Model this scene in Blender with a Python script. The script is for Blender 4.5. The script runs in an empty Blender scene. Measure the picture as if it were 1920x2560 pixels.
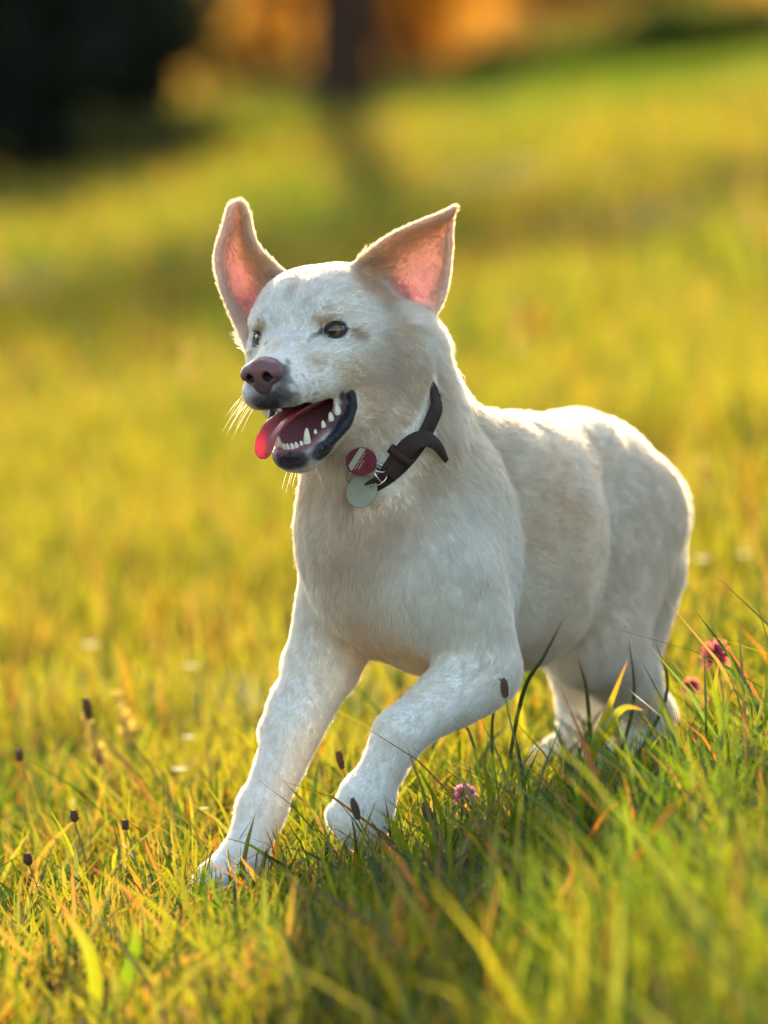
import bpy, bmesh, math, random, os
import numpy as np
from mathutils import Vector, Matrix, noise
from mathutils.kdtree import KDTree

random.seed(7)
RNG = np.random.default_rng(7)
sc = bpy.context.scene
COL = sc.collection

# ------------------------------------------------------------------ camera
LENS_DIST = 9.0
PITCH = math.atan(0.727 / 9.0)
CAM = np.array([0.0, -9.0, 0.373 + 0.727])
CP, SP = math.cos(PITCH), math.sin(PITCH)
FPX = 2200.0 * 9.0 / CP
cam_data = bpy.data.cameras.new('camera')
cam = bpy.data.objects.new('camera', cam_data)
COL.objects.link(cam)
cam.location = CAM
cam.rotation_euler = (math.pi / 2 - PITCH, 0, 0)
cam_data.sensor_fit = 'HORIZONTAL'
cam_data.sensor_width = 24.0
cam_data.lens = 24.0 * FPX / 1920.0
cam_data.clip_end = 2000.0
cam_data.dof.use_dof = True
cam_data.dof.focus_distance = 8.86
cam_data.dof.aperture_fstop = 3.1
sc.camera = cam

# ------------------------------------------------------------------ light
SUN_EL = math.radians(18.5)
SUN_AZ = math.radians(-0.6)            # measured from +Y (straight ahead), negative = left
world = bpy.data.worlds.new('World')
sc.world = world
world.use_nodes = True
wn = world.node_tree
sky = wn.nodes.new('ShaderNodeTexSky')
sky.sky_type = 'NISHITA'
sky.sun_disc = False
sky.sun_elevation = SUN_EL
sky.sun_rotation = SUN_AZ
sky.air_density = 1.0
sky.dust_density = 1.6
sky.ozone_density = 1.0
wn.nodes['Background'].inputs['Strength'].default_value = 0.15
wn.links.new(sky.outputs[0], wn.nodes['Background'].inputs['Color'])
sun_data = bpy.data.lights.new('sun', 'SUN')
sun_data.energy = 5.0
sun_data.angle = math.radians(0.6)
sun_data.color = (1.0, 0.83, 0.55)
sun = bpy.data.objects.new('sun', sun_data)
COL.objects.link(sun)
sdir = Vector((math.sin(SUN_AZ) * math.cos(SUN_EL), math.cos(SUN_AZ) * math.cos(SUN_EL), math.sin(SUN_EL)))
sun.rotation_euler = sdir.to_track_quat('Z', 'Y').to_euler()
sun.location = sdir * 30
sc.view_settings.view_transform = 'Standard'
sc.view_settings.look = 'None'
sc.view_settings.gamma = 1.0
sc.view_settings.use_curve_mapping = False
sc.view_settings.exposure = 1.9
sc.render.engine = 'CYCLES'
sc.cycles.use_denoising = True
sc.cycles.max_bounces = 7
sc.cycles.diffuse_bounces = 4
sc.cycles.transmission_bounces = 4
sc.cycles.transparent_max_bounces = 8
sc.cycles_curves.subdivisions = 1
sc.cycles.caustics_reflective = False
sc.cycles.caustics_refractive = False


def P(px, py, Y):
    """point in the world at depth Y that the picture shows at (px, py) of 1920 x 2560"""
    dx, dz = (px - 960.0) / FPX, (1280.0 - py) / FPX
    d = np.array([dx, CP + dz * SP, -SP + dz * CP])
    return CAM + d * ((Y - CAM[1]) / d[1])


def ground_z(x, y):
    """cross slope of the meadow, rising to the right"""
    x = np.asarray(x, float)
    y = np.asarray(y, float)
    s = 0.18 * 6.0 * np.tanh(x / 6.0)
    b = 0.02 * np.sin(x * 2.1 + 1.3) * np.cos(y * 1.3) + 0.012 * np.sin(x * 5.3 + y * 3.7)
    far = np.clip((y - 4.0) / 20.0, 0, 1)
    return -0.04 + s * (1.0 - 0.25 * far) + b * np.clip(np.hypot(x, y) / 1.2, 0.25, 1.0)


# ------------------------------------------------------------------ small helpers
def link(o, parent=None):
    COL.objects.link(o)
    if parent is not None:
        o.parent = parent
    return o


def tag(o, label=None, cat=None, group=None, kind=None):
    if label: o['label'] = label
    if cat: o['category'] = cat
    if group: o['group'] = group
    if kind: o['kind'] = kind
    return o


def mesh_np(name, verts, faces_flat, loop_counts, smooth=True):
    """fast mesh from arrays"""
    me = bpy.data.meshes.new(name)
    verts = np.asarray(verts, np.float32)
    lf = np.asarray(faces_flat, np.int32)
    lc = np.asarray(loop_counts, np.int32)
    me.vertices.add(len(verts))
    me.vertices.foreach_set('co', verts.ravel())
    me.loops.add(len(lf))
    me.loops.foreach_set('vertex_index', lf)
    me.polygons.add(len(lc))
    st = np.zeros(len(lc), np.int32)
    st[1:] = np.cumsum(lc)[:-1]
    me.polygons.foreach_set('loop_start', st)
    if smooth:
        me.polygons.foreach_set('use_smooth', np.ones(len(lc), bool))
    me.update(calc_edges=True)
    me.validate()
    return me


def set_col(me, name, cols, domain='POINT'):
    a = me.attributes.new(name, 'FLOAT_COLOR', domain)
    c = np.ones((len(cols), 4), np.float32)
    c[:, :3] = cols
    a.data.foreach_set('color', c.ravel())


def set_f(me, name, vals, domain='POINT'):
    a = me.attributes.new(name, 'FLOAT', domain)
    a.data.foreach_set('value', np.asarray(vals, np.float32))


def mesh_obj(name, verts, faces, mat=None, parent=None, smooth=True):
    me = bpy.data.meshes.new(name)
    me.from_pydata([tuple(map(float, v)) for v in verts], [], faces)
    if smooth:
        me.polygons.foreach_set('use_smooth', [True] * len(me.polygons))
    me.update()
    o = bpy.data.objects.new(name, me)
    if mat: me.materials.append(mat)
    return link(o, parent)


def new_mat(name):
    m = bpy.data.materials.new(name)
    m.use_nodes = True
    nt = m.node_tree
    for n in list(nt.nodes):
        nt.nodes.remove(n)
    out = nt.nodes.new('ShaderNodeOutputMaterial')
    return m, nt, out


def N(nt, t, **kw):
    n = nt.nodes.new(t)
    for k, v in kw.items():
        if k.startswith('i_'):
            key = k[2:]
            key = int(key) if key.isdigit() else key.replace('_', ' ')
            n.inputs[key].default_value = v
        else:
            setattr(n, k, v)
    return n


def simple_mat(name, color, rough=0.5, metal=0.0, sss=0.0, bump=0.0, bscale=200.0, var=0.0, spec=0.5, coat=0.0):
    m, nt, out = new_mat(name)
    b = N(nt, 'ShaderNodeBsdfPrincipled')
    b.inputs['Base Color'].default_value = (*color, 1)
    b.inputs['Roughness'].default_value = rough
    b.inputs['Metallic'].default_value = metal
    b.inputs['Specular IOR Level'].default_value = spec
    b.inputs['Coat Weight'].default_value = coat
    b.inputs['Coat Roughness'].default_value = 0.12
    if sss:
        b.inputs['Subsurface Weight'].default_value = sss
        b.inputs['Subsurface Scale'].default_value = 0.01
        b.inputs['Subsurface Radius'].default_value = (1.0, 0.3, 0.2)
    tc = N(nt, 'ShaderNodeTexCoord')
    nz = N(nt, 'ShaderNodeTexNoise')
    nz.inputs['Scale'].default_value = bscale
    nz.inputs['Detail'].default_value = 4
    nt.links.new(tc.outputs['Object'], nz.inputs['Vector'])
    if var:
        hs = N(nt, 'ShaderNodeMixRGB', blend_type='MULTIPLY')
        hs.inputs[1].default_value = (*color, 1)
        rp = N(nt, 'ShaderNodeMapRange')
        rp.inputs['To Min'].default_value = 1 - var
        rp.inputs['To Max'].default_value = 1 + var
        nt.links.new(nz.outputs['Fac'], rp.inputs['Value'])
        hs.inputs[0].default_value = 1
        nt.links.new(rp.outputs[0], hs.inputs[2])
        nt.links.new(hs.outputs[0], b.inputs['Base Color'])
    if bump:
        bp = N(nt, 'ShaderNodeBump')
        bp.inputs['Strength'].default_value = bump
        bp.inputs['Distance'].default_value = 0.001
        nt.links.new(nz.outputs['Fac'], bp.inputs['Height'])
        nt.links.new(bp.outputs[0], b.inputs['Normal'])
    nt.links.new(b.outputs[0], out.inputs[0])
    return m

# ------------------------------------------------------------------ implicit surface modelling
def rc(p, a, b, ra, rb):
    ba = b - a
    l2 = float(ba @ ba)
    rr = ra - rb
    a2 = l2 - rr * rr
    il2 = 1.0 / l2
    pa = p - a
    y = pa @ ba
    z = y - l2
    v = pa * l2 - y[:, None] * ba
    x2 = np.einsum('ij,ij->i', v, v)
    y2 = y * y * l2
    z2 = z * z * l2
    k = np.sign(rr) * rr * rr * x2
    c1 = np.sign(z) * a2 * z2 > k
    c2 = np.sign(y) * a2 * y2 < k
    d = (np.sqrt(np.maximum(x2 * a2 * il2, 0)) + y * rr) * il2 - ra
    d = np.where(c2, np.sqrt(x2 + y2) * il2 - ra, d)
    d = np.where(c1, np.sqrt(x2 + z2) * il2 - rb, d)
    return d


def ell(p, c, R, r):
    q = (p - c) @ R
    k0 = np.sqrt((q * q / (r * r)).sum(1))
    k1 = np.sqrt((q * q / (r ** 4)).sum(1))
    return np.where(k1 > 1e-9, k0 * (k0 - 1.0) / np.maximum(k1, 1e-9), -r.min())


class Prim:
    __slots__ = ('kind', 'a', 'b', 'ra', 'rb', 'R', 'k', 'op', 'flow', 'fl', 'tag', 'bc', 'br', 'kd')

    def dist(s, p):
        if s.kind == 'rc':
            return rc(p, s.a, s.b, s.ra, s.rb)
        if s.kind == 'ell':
            return ell(p, s.a, s.R, s.b)
        q = (p - s.bc) @ s.R
        o = np.maximum(np.abs(q - s.a) - s.b, 0)
        d = np.linalg.norm(o, axis=1) + 0.014
        f = s.kd.find
        for i in np.flatnonzero(d < 0.0141):
            d[i] = min(f(p[i])[2], 0.014)
        return d - s.ra


class Body:
    def __init__(s):
        s.pr = []

    def _add(s, q, k, op, flow, fl, tg):
        q.k, q.op, q.tag, q.fl = k, op, tg, fl
        q.flow = np.zeros(3) if flow is None else np.asarray(flow, float)
        s.pr.append(q)
        return q

    def cone(s, a, b, ra, rb, k=0.03, op='u', flow=None, fl=0.014, tag=''):
        q = Prim()
        q.kind = 'rc'
        q.a, q.b, q.ra, q.rb = np.asarray(a, float), np.asarray(b, float), ra, rb
        if np.linalg.norm(q.b - q.a) < abs(ra - rb) + 1e-4:
            q.b = q.a + np.array([0, 0, abs(ra - rb) + 2e-4])
        q.bc = (q.a + q.b) / 2
        q.br = np.linalg.norm(q.b - q.a) / 2 + max(ra, rb)
        return s._add(q, k, op, flow, fl, tag)

    def ell(s, c, r, R=None, k=0.03, op='u', flow=None, fl=0.014, tag=''):
        q = Prim()
        q.kind = 'ell'
        q.a, q.b = np.asarray(c, float), np.asarray(r, float)
        q.R = np.eye(3) if R is None else np.asarray(R, float)
        q.bc, q.br = q.a, float(max(r))
        return s._add(q, k, op, flow, fl, tag)

    def sheet(s, pts, th, k=0.008, flow=None, fl=0.005, tag=''):
        q = Prim()
        q.kind = 'sheet'
        q.kd = KDTree(len(pts))
        for i, v in enumerate(pts):
            q.kd.insert(v, i)
        q.kd.balance()
        q.ra = th
        q.bc = pts.mean(0)
        q.br = float(np.linalg.norm(pts - q.bc, axis=1).max()) + th
        q.R = np.linalg.svd(pts - q.bc, full_matrices=False)[2].T
        loc = (pts - q.bc) @ q.R
        q.a = (loc.max(0) + loc.min(0)) / 2
        q.b = (loc.max(0) - loc.min(0)) / 2 + 0.014
        return s._add(q, k, 'u', flow, fl, tag)

    def near(s, c, rad):
        if not hasattr(s, '_bc') or len(s._bc) != len(s.pr):
            s._bc = np.array([q.bc for q in s.pr])
            s._br = np.array([q.br + 1.5 * q.k + 0.006 for q in s.pr])
        m = np.linalg.norm(s._bc - c, axis=1) - s._br < rad
        return [s.pr[i] for i in np.flatnonzero(m)]

    def sdf(s, p, prims=None):
        d = np.full(len(p), 1.0)
        for q in (s.pr if prims is None else prims):
            e = q.dist(p)
            k = q.k
            if q.op == 'u':
                h = np.maximum(k - np.abs(d - e), 0.0) / k
                d = np.minimum(d, e) - h * h * k * 0.25
            else:
                h = np.maximum(k - np.abs(-e - d), 0.0) / k
                d = np.maximum(d, -e) + h * h * k * 0.25
        return d

    def mesh(s, h, B=16):
        lo = np.min([q.bc - q.br for q in s.pr if q.op == 'u'], axis=0) - 0.02
        hi = np.max([q.bc + q.br for q in s.pr if q.op == 'u'], axis=0) + 0.02
        bs = h * B
        nb = np.ceil((hi - lo) / bs).astype(int)
        G = nb * B + 1
        hd = bs * math.sqrt(3) / 2
        off = np.stack(np.meshgrid(*[np.arange(B + 1)] * 3, indexing='ij'), -1).reshape(-1, 3)
        VK, VP, QK = [], [], []
        cid = lambda ijk: (ijk[:, 0] * G[1] + ijk[:, 1]) * G[2] + ijk[:, 2]
        ei = [((0, 0, 0), (1, 0, 0)), ((0, 1, 0), (1, 1, 0)), ((0, 0, 1), (1, 0, 1)), ((0, 1, 1), (1, 1, 1)),
              ((0, 0, 0), (0, 1, 0)), ((1, 0, 0), (1, 1, 0)), ((0, 0, 1), (0, 1, 1)), ((1, 0, 1), (1, 1, 1)),
              ((0, 0, 0), (0, 0, 1)), ((1, 0, 0), (1, 0, 1)), ((0, 1, 0), (0, 1, 1)), ((1, 1, 0), (1, 1, 1))]
        for bi in np.ndindex(*nb):
            b0 = np.array(bi) * B
            c = lo + (b0 + B / 2) * h
            pr = s.near(c, hd)
            if not any(q.op == 'u' for q in pr):
                continue
            if abs(s.sdf(c[None], pr)[0]) > hd * 1.3:
                continue
            D = s.sdf(lo + (b0 + off) * h, pr).reshape(B + 1, B + 1, B + 1)
            if D.min() > 0 or D.max() < 0:
                continue
            sg = D < 0
            acc = np.zeros((B, B, B, 3))
            cnt = np.zeros((B, B, B))
            for e0, e1 in ei:
                A = D[e0[0]:e0[0] + B, e0[1]:e0[1] + B, e0[2]:e0[2] + B]
                Z = D[e1[0]:e1[0] + B, e1[1]:e1[1] + B, e1[2]:e1[2] + B]
                m = (A < 0) != (Z < 0)
                t = np.where(m, A / np.where(m, A - Z, 1), 0)
                e0a, e1a = np.array(e0, float), np.array(e1, float)
                acc += (m[..., None]) * (e0a + (e1a - e0a) * t[..., None])
                cnt += m
            ix = np.argwhere(cnt > 0)
            v = acc[tuple(ix.T)] / cnt[tuple(ix.T)][:, None]
            VK.append(cid(ix + b0))
            VP.append(lo + (ix + b0 + v) * h)
            for ax in range(3):
                A = sg[:B, :B, :B]
                sl = [slice(0, B)] * 3
                sl[ax] = slice(1, B + 1)
                Z = sg[tuple(sl)]
                jx = np.argwhere(A != Z)
                if not len(jx):
                    continue
                ins = A[tuple(jx.T)]
                g = jx + b0
                o1, o2 = np.zeros(3, int), np.zeros(3, int)
                o1[(ax + 1) % 3] = 1
                o2[(ax + 2) % 3] = 1
                q = np.stack([cid(g - o1 - o2), cid(g - o2), cid(g), cid(g - o1)], 1)
                q[~ins] = q[~ins][:, ::-1]
                QK.append(q)
        VK = np.concatenate(VK)
        VP = np.concatenate(VP)
        QK = np.concatenate(QK)
        o = np.argsort(VK)
        VK, VP = VK[o], VP[o]
        F = np.searchsorted(VK, QK)
        F = np.minimum(F, len(VK) - 1)
        good = (VK[F] == QK).all(1)
        F = F[good]
        VP, Nn = s.project(VP)
        fn = np.cross(VP[F[:, 1]] - VP[F[:, 0]], VP[F[:, 2]] - VP[F[:, 0]])
        if (fn * Nn[F[:, 0]]).sum() < 0:
            F = F[:, ::-1].copy()
        return VP, F, Nn

    def groups(s, VP, cell=0.06):
        key = np.floor(VP / cell).astype(np.int64)
        kk = (key[:, 0] * 10007 + key[:, 1]) * 10007 + key[:, 2]
        o = np.argsort(kk, kind='stable')
        cuts = np.flatnonzero(np.diff(kk[o])) + 1
        for g in np.split(o, cuts):
            c = VP[g].mean(0)
            yield g, s.near(c, cell * 0.9)

    def grad(s, p, pr, e=6e-4):
        g = np.empty_like(p)
        for a in range(3):
            d = np.zeros(3)
            d[a] = e
            g[:, a] = s.sdf(p + d, pr) - s.sdf(p - d, pr)
        n = np.linalg.norm(g, axis=1, keepdims=True)
        return g / np.maximum(n, 1e-12), n[:, 0] / (2 * e)

    def project(s, VP):
        Nn = np.zeros_like(VP)
        out = VP.copy()
        for g, pr in s.groups(VP):
            if not pr:
                continue
            p = VP[g]
            n, gl = s.grad(p, pr)
            d = s.sdf(p, pr)
            st = np.clip(d / np.maximum(gl, 0.3), -0.0015, 0.0015)
            out[g] = p - n * st[:, None]
            Nn[g] = n
        return out, Nn


def unit(v):
    v = np.asarray(v, float)
    return v / np.linalg.norm(v)


# ------------------------------------------------------------------ the dog
DOG = Body()
FWD = unit([-0.58, -0.81, -0.10])
LFT = unit([0.81, -0.58, 0.0])
UPV = np.cross(FWD, LFT)
BR = np.stack([FWD, LFT, UPV], 1)
BACK = -FWD
DOWN = np.array([0, 0, -1.0])

# head pose
HS = 1.07
HY, HP_, HRL = math.radians(25.0), math.radians(-5.0), math.radians(7.5)
HO = np.array([-0.099, -0.13, 0.582])
_fw = np.array([-math.sin(HY) * math.cos(HP_), -math.cos(HY) * math.cos(HP_), math.sin(HP_)])
_lf = np.array([math.cos(HY), -math.sin(HY), 0])
_up = np.cross(_fw, _lf)
HR = np.stack([_fw, math.cos(HRL) * _lf + math.sin(HRL) * _up, -math.sin(HRL) * _lf + math.cos(HRL) * _up], 1)


def H(x, y, z):
    return HO + HS * (HR @ np.array([x, y, z]))


def h_local(p):
    return ((p - HO) @ HR) / HS


HB = -HR[:, 0]                                  # fur runs from the nose backwards


def hell(c, r, k, fl=0.007, op='u', tag='head', flow=None, rx=0.0):
    R = HR
    if rx:
        cx, sx = math.cos(rx), math.sin(rx)     # pitch about the local lateral axis
        R = HR @ np.array([[cx, 0, sx], [0, 1, 0], [-sx, 0, cx]])
    return DOG.ell(H(*c), np.array(r) * HS, R, k, op, HB if flow is None else flow, fl, tag)


def hcone(a, b, ra, rb, k, fl=0.007, op='u', tag='head', flow=None):
    return DOG.cone(H(*a), H(*b), ra * HS, rb * HS, k, op, HB if flow is None else flow, fl, tag)


# --- trunk
DOG.ell(P(1215, 1362, 0.15), [0.192, 0.104, 0.140], BR, 0.02, flow=BACK + 0.25 * DOWN, fl=0.019)
DOG.ell(P(1030, 1350, 0.01), [0.105, 0.092, 0.120], BR, 0.05, flow=BACK + 0.6 * DOWN, fl=0.023)
DOG.ell(P(930, 1320, -0.03), [0.070, 0.070, 0.085], BR, 0.05, flow=0.3 * BACK + DOWN, fl=0.026)
DOG.ell(P(1120, 1520, 0.08), [0.12, 0.062, 0.065], BR, 0.04, flow=BACK + 0.3 * DOWN, fl=0.020)
DOG.cone(P(1255, 1180, 0.13), P(1440, 1146, 0.38), 0.050, 0.054, 0.04, flow=BACK, fl=0.020)
DOG.ell(P(1390, 1330, 0.35), [0.15, 0.072, 0.110], BR, 0.025, flow=BACK + 0.3 * DOWN, fl=0.017)
DOG.ell(P(1290, 1505, 0.23), [0.12, 0.072, 0.073], BR, 0.04, flow=BACK + 0.2 * DOWN, fl=0.017)
DOG.ell(P(1464, 1240, 0.47), [0.102, 0.083, 0.094], BR, 0.04, flow=BACK + 0.3 * DOWN, fl=0.017)
# --- neck
NKF = unit(P(1120, 1300, 0.06) - P(960, 900, -0.10))
DOG.cone(P(985, 890, -0.060), P(968, 1110, -0.030), 0.060, 0.075, 0.03, flow=NKF, fl=0.023)
DOG.cone(P(965, 1110, -0.04), P(992, 1290, 0.00), 0.078, 0.090, 0.05, flow=NKF + 0.3 * DOWN, fl=0.028)
DOG.cone(P(1018, 1000, -0.01), P(1182, 1172, 0.10), 0.042, 0.052, 0.045, flow=NKF, fl=0.028)
# breast muscles either side of the keel
DOG.ell(P(900, 1430, -0.030), [0.046, 0.038, 0.070], BR, 0.05, flow=DOWN + 0.3 * BACK, fl=0.020)
DOG.ell(P(1060, 1430, -0.072), [0.044, 0.036, 0.075], BR, 0.06, flow=DOWN + 0.3 * BACK, fl=0.020)
# --- left foreleg (near, lifted)
DOG.ell(P(1180, 1380, -0.01), [0.060, 0.042, 0.125], BR, 0.025, flow=0.4 * BACK + DOWN, fl=0.015)
DOG.cone(P(1130, 1450, -0.065), P(1205, 1655, -0.045), 0.053, 0.039, 0.035, flow=DOWN, fl=0.014)
FL1, FL2, FL3 = P(1190, 1685, -0.055), P(1000, 1835, -0.155), P(928, 1980, -0.165)
DOG.cone(FL1, FL2, 0.039, 0.025, 0.022, flow=FL2 - FL1, fl=0.009)
DOG.cone(P(1225, 1695, -0.03), P(1140, 1750, -0.08), 0.026, 0.025, 0.02, flow=FL2 - FL1, fl=0.010)
DOG.cone(FL2, FL3, 0.0265, 0.0225, 0.012, flow=FL3 - FL2, fl=0.008)
DOG.ell(P(912, 2030, -0.165), [0.028, 0.028, 0.040], BR, 0.02, flow=FL3 - FL2, fl=0.009)
# --- right foreleg (far side, reaching forward to the ground)
DOG.cone(P(878, 1440, 0.055), P(815, 1640, 0.03), 0.055, 0.040, 0.035, flow=DOWN, fl=0.014)
FR1, FR2, FR3 = P(792, 1690, 0.025), P(655, 2020, -0.055), P(605, 2160, -0.085)
DOG.cone(FR1, FR2, 0.036, 0.0225, 0.022, flow=FR2 - FR1, fl=0.009)
DOG.cone(P(725, 1745, 0.01), P(695, 1830, 0.0), 0.018, 0.019, 0.015, flow=FR2 - FR1, fl=0.009)
DOG.cone(FR2, FR3, 0.025, 0.022, 0.015, flow=FR3 - FR2, fl=0.008)
# --- hind legs
HL0, HL1, HL2, HL3 = P(1535, 1290, 0.43), P(1480, 1590, 0.37), P(1630, 1790, 0.50), P(1545, 1915, 0.46)
DOG.cone(HL0, HL1, 0.084, 0.056, 0.022, flow=DOWN + 0.3 * BACK, fl=0.017)
DOG.cone(HL1, HL2, 0.052, 0.024, 0.03, flow=HL2 - HL1, fl=0.014)
DOG.cone(HL2, HL3, 0.022, 0.020, 0.015, flow=HL3 - HL2, fl=0.008)
DOG.cone(P(1585, 1420, 0.47), P(1560, 1660, 0.45), 0.056, 0.034, 0.022, flow=DOWN, fl=0.023)
HR0, HR1, HR2, HR3 = P(1510, 1300, 0.56), P(1440, 1560, 0.50), P(1455, 1740, 0.60), P(1430, 1880, 0.56)
DOG.cone(HR0, HR1, 0.08, 0.054, 0.04, flow=DOWN, fl=0.017)
DOG.cone(HR1, HR2, 0.048, 0.026, 0.03, flow=HR2 - HR1, fl=0.014)
DOG.cone(HR2, HR3, 0.024, 0.020, 0.015, flow=HR3 - HR2, fl=0.008)
# --- paws: pad body and four toes each
def paw(heel, toe, up, w, s, flow):
    heel, toe = np.asarray(heel), np.asarray(toe)
    f = unit(toe - heel)
    l = unit(np.cross(up, f))
    u = np.cross(f, l)
    DOG.cone(heel, heel + (toe - heel) * 0.45, w * 0.75, w * 0.85, 0.015, flow=flow, fl=0.006, tag='paw')
    res = []
    for i, t in enumerate((-1.5, -0.5, 0.5, 1.5)):
        ln = 1.0 - 0.07 * abs(t)
        a = heel + (toe - heel) * 0.4 + l * t * w * 0.40 + u * w * 0.15
        b = heel + (toe - heel) * ln + l * t * w * 0.52 - u * w * 0.18
        m = (a + b) / 2 + u * w * 0.18
        DOG.cone(a, m, w * 0.33, w * 0.33, 0.006, flow=flow, fl=0.005, tag='paw')
        DOG.cone(m, b, w * 0.34, w * 0.28, 0.006, flow=flow, fl=0.005, tag='paw')
        res.append((b, unit(b - m), w))
    return res


CLAWS = []
CLAWS += paw(FR3, P(478, 2285, -0.13), unit([-0.3, 0.2, 0.8]), 0.036, 1, FR3 - FR2)
CLAWS += paw(P(918, 2000, -0.165), P(868, 2098, -0.155), unit([-0.6, -0.7, -0.1]), 0.033, 1, FL3 - FL2)
CLAWS += paw(HL3, P(1490, 1960, 0.41), unit([0, 0, 1]), 0.034, 1, HL3 - HL2)
CLAWS += paw(HR3, P(1370, 1915, 0.52), unit([0, 0, 1]), 0.034, 1, HR3 - HR2)
# --- tail
TL = [P(1590, 1205, 0.54), P(1642, 1285, 0.59), P(1654, 1390, 0.605), P(1642, 1500, 0.60), P(1614, 1610, 0.58), P(1582, 1690, 0.56)]
TLr = [0.032, 0.029, 0.025, 0.020, 0.015, 0.009]
_tt = np.linspace(0, 5, 16)
_ti = np.clip(np.floor(_tt).astype(int), 0, 4)
_te = np.array([2 * TL[0] - TL[1]] + TL + [2 * TL[-1] - TL[-2]])
_tf = (_tt - _ti)[:, None]
_p0, _p1, _p2, _p3 = _te[_ti], _te[_ti + 1], _te[_ti + 2], _te[_ti + 3]
TLs = 0.5 * (2 * _p1 + (_p2 - _p0) * _tf + (2 * _p0 - 5 * _p1 + 4 * _p2 - _p3) * _tf ** 2 + (3 * _p1 - _p0 - 3 * _p2 + _p3) * _tf ** 3)
TLq = np.interp(_tt, range(6), TLr)
for i in range(15):
    DOG.cone(TLs[i], TLs[i + 1], TLq[i], TLq[i + 1], 0.03 if i < 4 else 0.008, flow=TLs[i + 1] - TLs[i], fl=0.012, tag='tail')

# --- head
hell((-.068, 0, .010), (.072, .060, .050), .03)
hell((-.112, 0, .002), (.050, .052, .050), .03, fl=.012)
hell((-.036, 0, .012), (.044, .044, .034), .02)
for s in (-1, 1):
    hell((-.030, s * .018, .021), (.030, .022, .023), .014)
for s in (-1, 1):
    hell((-.062, s * .024, .022), (.055, .034, .036), .02)
for s in (-1, 1):
    hell((-.018, s * .040, .017), (.020, .014, .009), .020)
    hell((-.052, s * .046, -.034), (.050, .026, .044), .022, fl=.010)
    hcone((-.004, s * .040, -.024), (-.060, s * .056, -.012), .018, .016, .02)
hcone((-.015, 0, -.032), (.060, 0, -.037), .038, .0260, .02, fl=.005)
hcone((-.010, 0, -.009), (.070, 0, -.022), .017, .0150, .016, fl=.004)
for s in (-1, 1):
    hcone((-.004, s * .024, -.047), (.063, s * .0180, -.049), .024, .0195, .012, fl=.005)
hell((.072, 0, -.050), (.017, .026, .0155), .012, fl=.004)
# smooth slope from the inner corner of the eye down the muzzle
for s in (-1, 1):
    hcone((-.004, s * .021, -.002), (.034, s * .016, -.022), .0120, .0120, .016, fl=.005)
# lower jaw, open
JF = HB
for s in (-1, 1):
    hcone((-.055, s * .036, -.070), (.038, s * .0125, -.120), .022, .0135, .02, fl=.007)
hcone((-.065, 0, -.080), (.030, 0, -.122), .038, .015, .02, fl=.010)
hell((.044, 0, -.120), (.014, .021, .013), .012, fl=.005)
# mouth cavity
hell((.022, 0, -.083), (.066, .031, .020), .006, op='s', tag='mouth', rx=math.radians(22))
hell((.070, 0, -.088), (.040, .060, .019), .006, op='s', tag='mouth', rx=math.radians(18))
# lips: dark rims of the lower jaw up to the corner
LIPS = []
for s in (-1, 1):
    pts = [(-.014, s * .046, -.070), (-.014, s * .0475, -.080), (-.005, s * .0445, -.093), (.012, s * .0385, -.105), (.028, s * .030, -.114),
           (.044, s * .021, -.1185), (.055, s * .009, -.120), (.057, 0, -.1202)]
    rr = [.0036, .0046, .0050, .0048, .0044, .0038, .0035, .0035]
    pa = np.array(pts)
    tt_ = np.linspace(0, len(pa) - 1, 18)
    pl = np.stack([np.interp(tt_, range(len(pa)), pa[:, c_]) for c_ in range(3)], 1)
    rl = np.interp(tt_, range(len(pa)), rr) * (1 + 0.22 * np.sin(tt_ * 9.1 + 1.0) * np.cos(tt_ * 3.7))
    for i in range(17):
        hcone(pl[i], pl[i + 1], rl[i], rl[i + 1], .0025, fl=0, tag='lip')
# eye sockets
EYES = []
for s in (-1, 1):
    c = np.array([-.0135, s * .0380, -.001])
    g = unit([0.80, s * 0.58, 0.05])
    hell(c + g * .012, (.0115, .0115, .0078), .006, op='s', tag='socket')
    EYES.append((c, g, s))
# --- ears: flying sheets with a hollow, blended into the head
def bez_net(net, nu, nv):
    """smooth surface through a control net (Catmull-Rom both ways)"""
    net = np.asarray(net, float)

    def cr(a, n):
        m = len(a)
        t = np.linspace(0, m - 1, n)
        i = np.clip(np.floor(t).astype(int), 0, m - 2)
        f = (t - i)[:, None, None]
        ext = np.concatenate([2 * a[:1] - a[1:2], a, 2 * a[-1:] - a[-2:-1]])
        p0, p1, p2, p3 = ext[i], ext[i + 1], ext[i + 2], ext[i + 3]
        return 0.5 * (2 * p1 + (p2 - p0) * f + (2 * p0 - 5 * p1 + 4 * p2 - p3) * f ** 2 + (3 * p1 - p0 - 3 * p2 + p3) * f ** 3)
    a = cr(net, nu)
    return cr(a.transpose(1, 0, 2), nv).transpose(1, 0, 2)


def ear_net(rows):
    return [[P(*c) for c in r] for r in rows]


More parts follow.
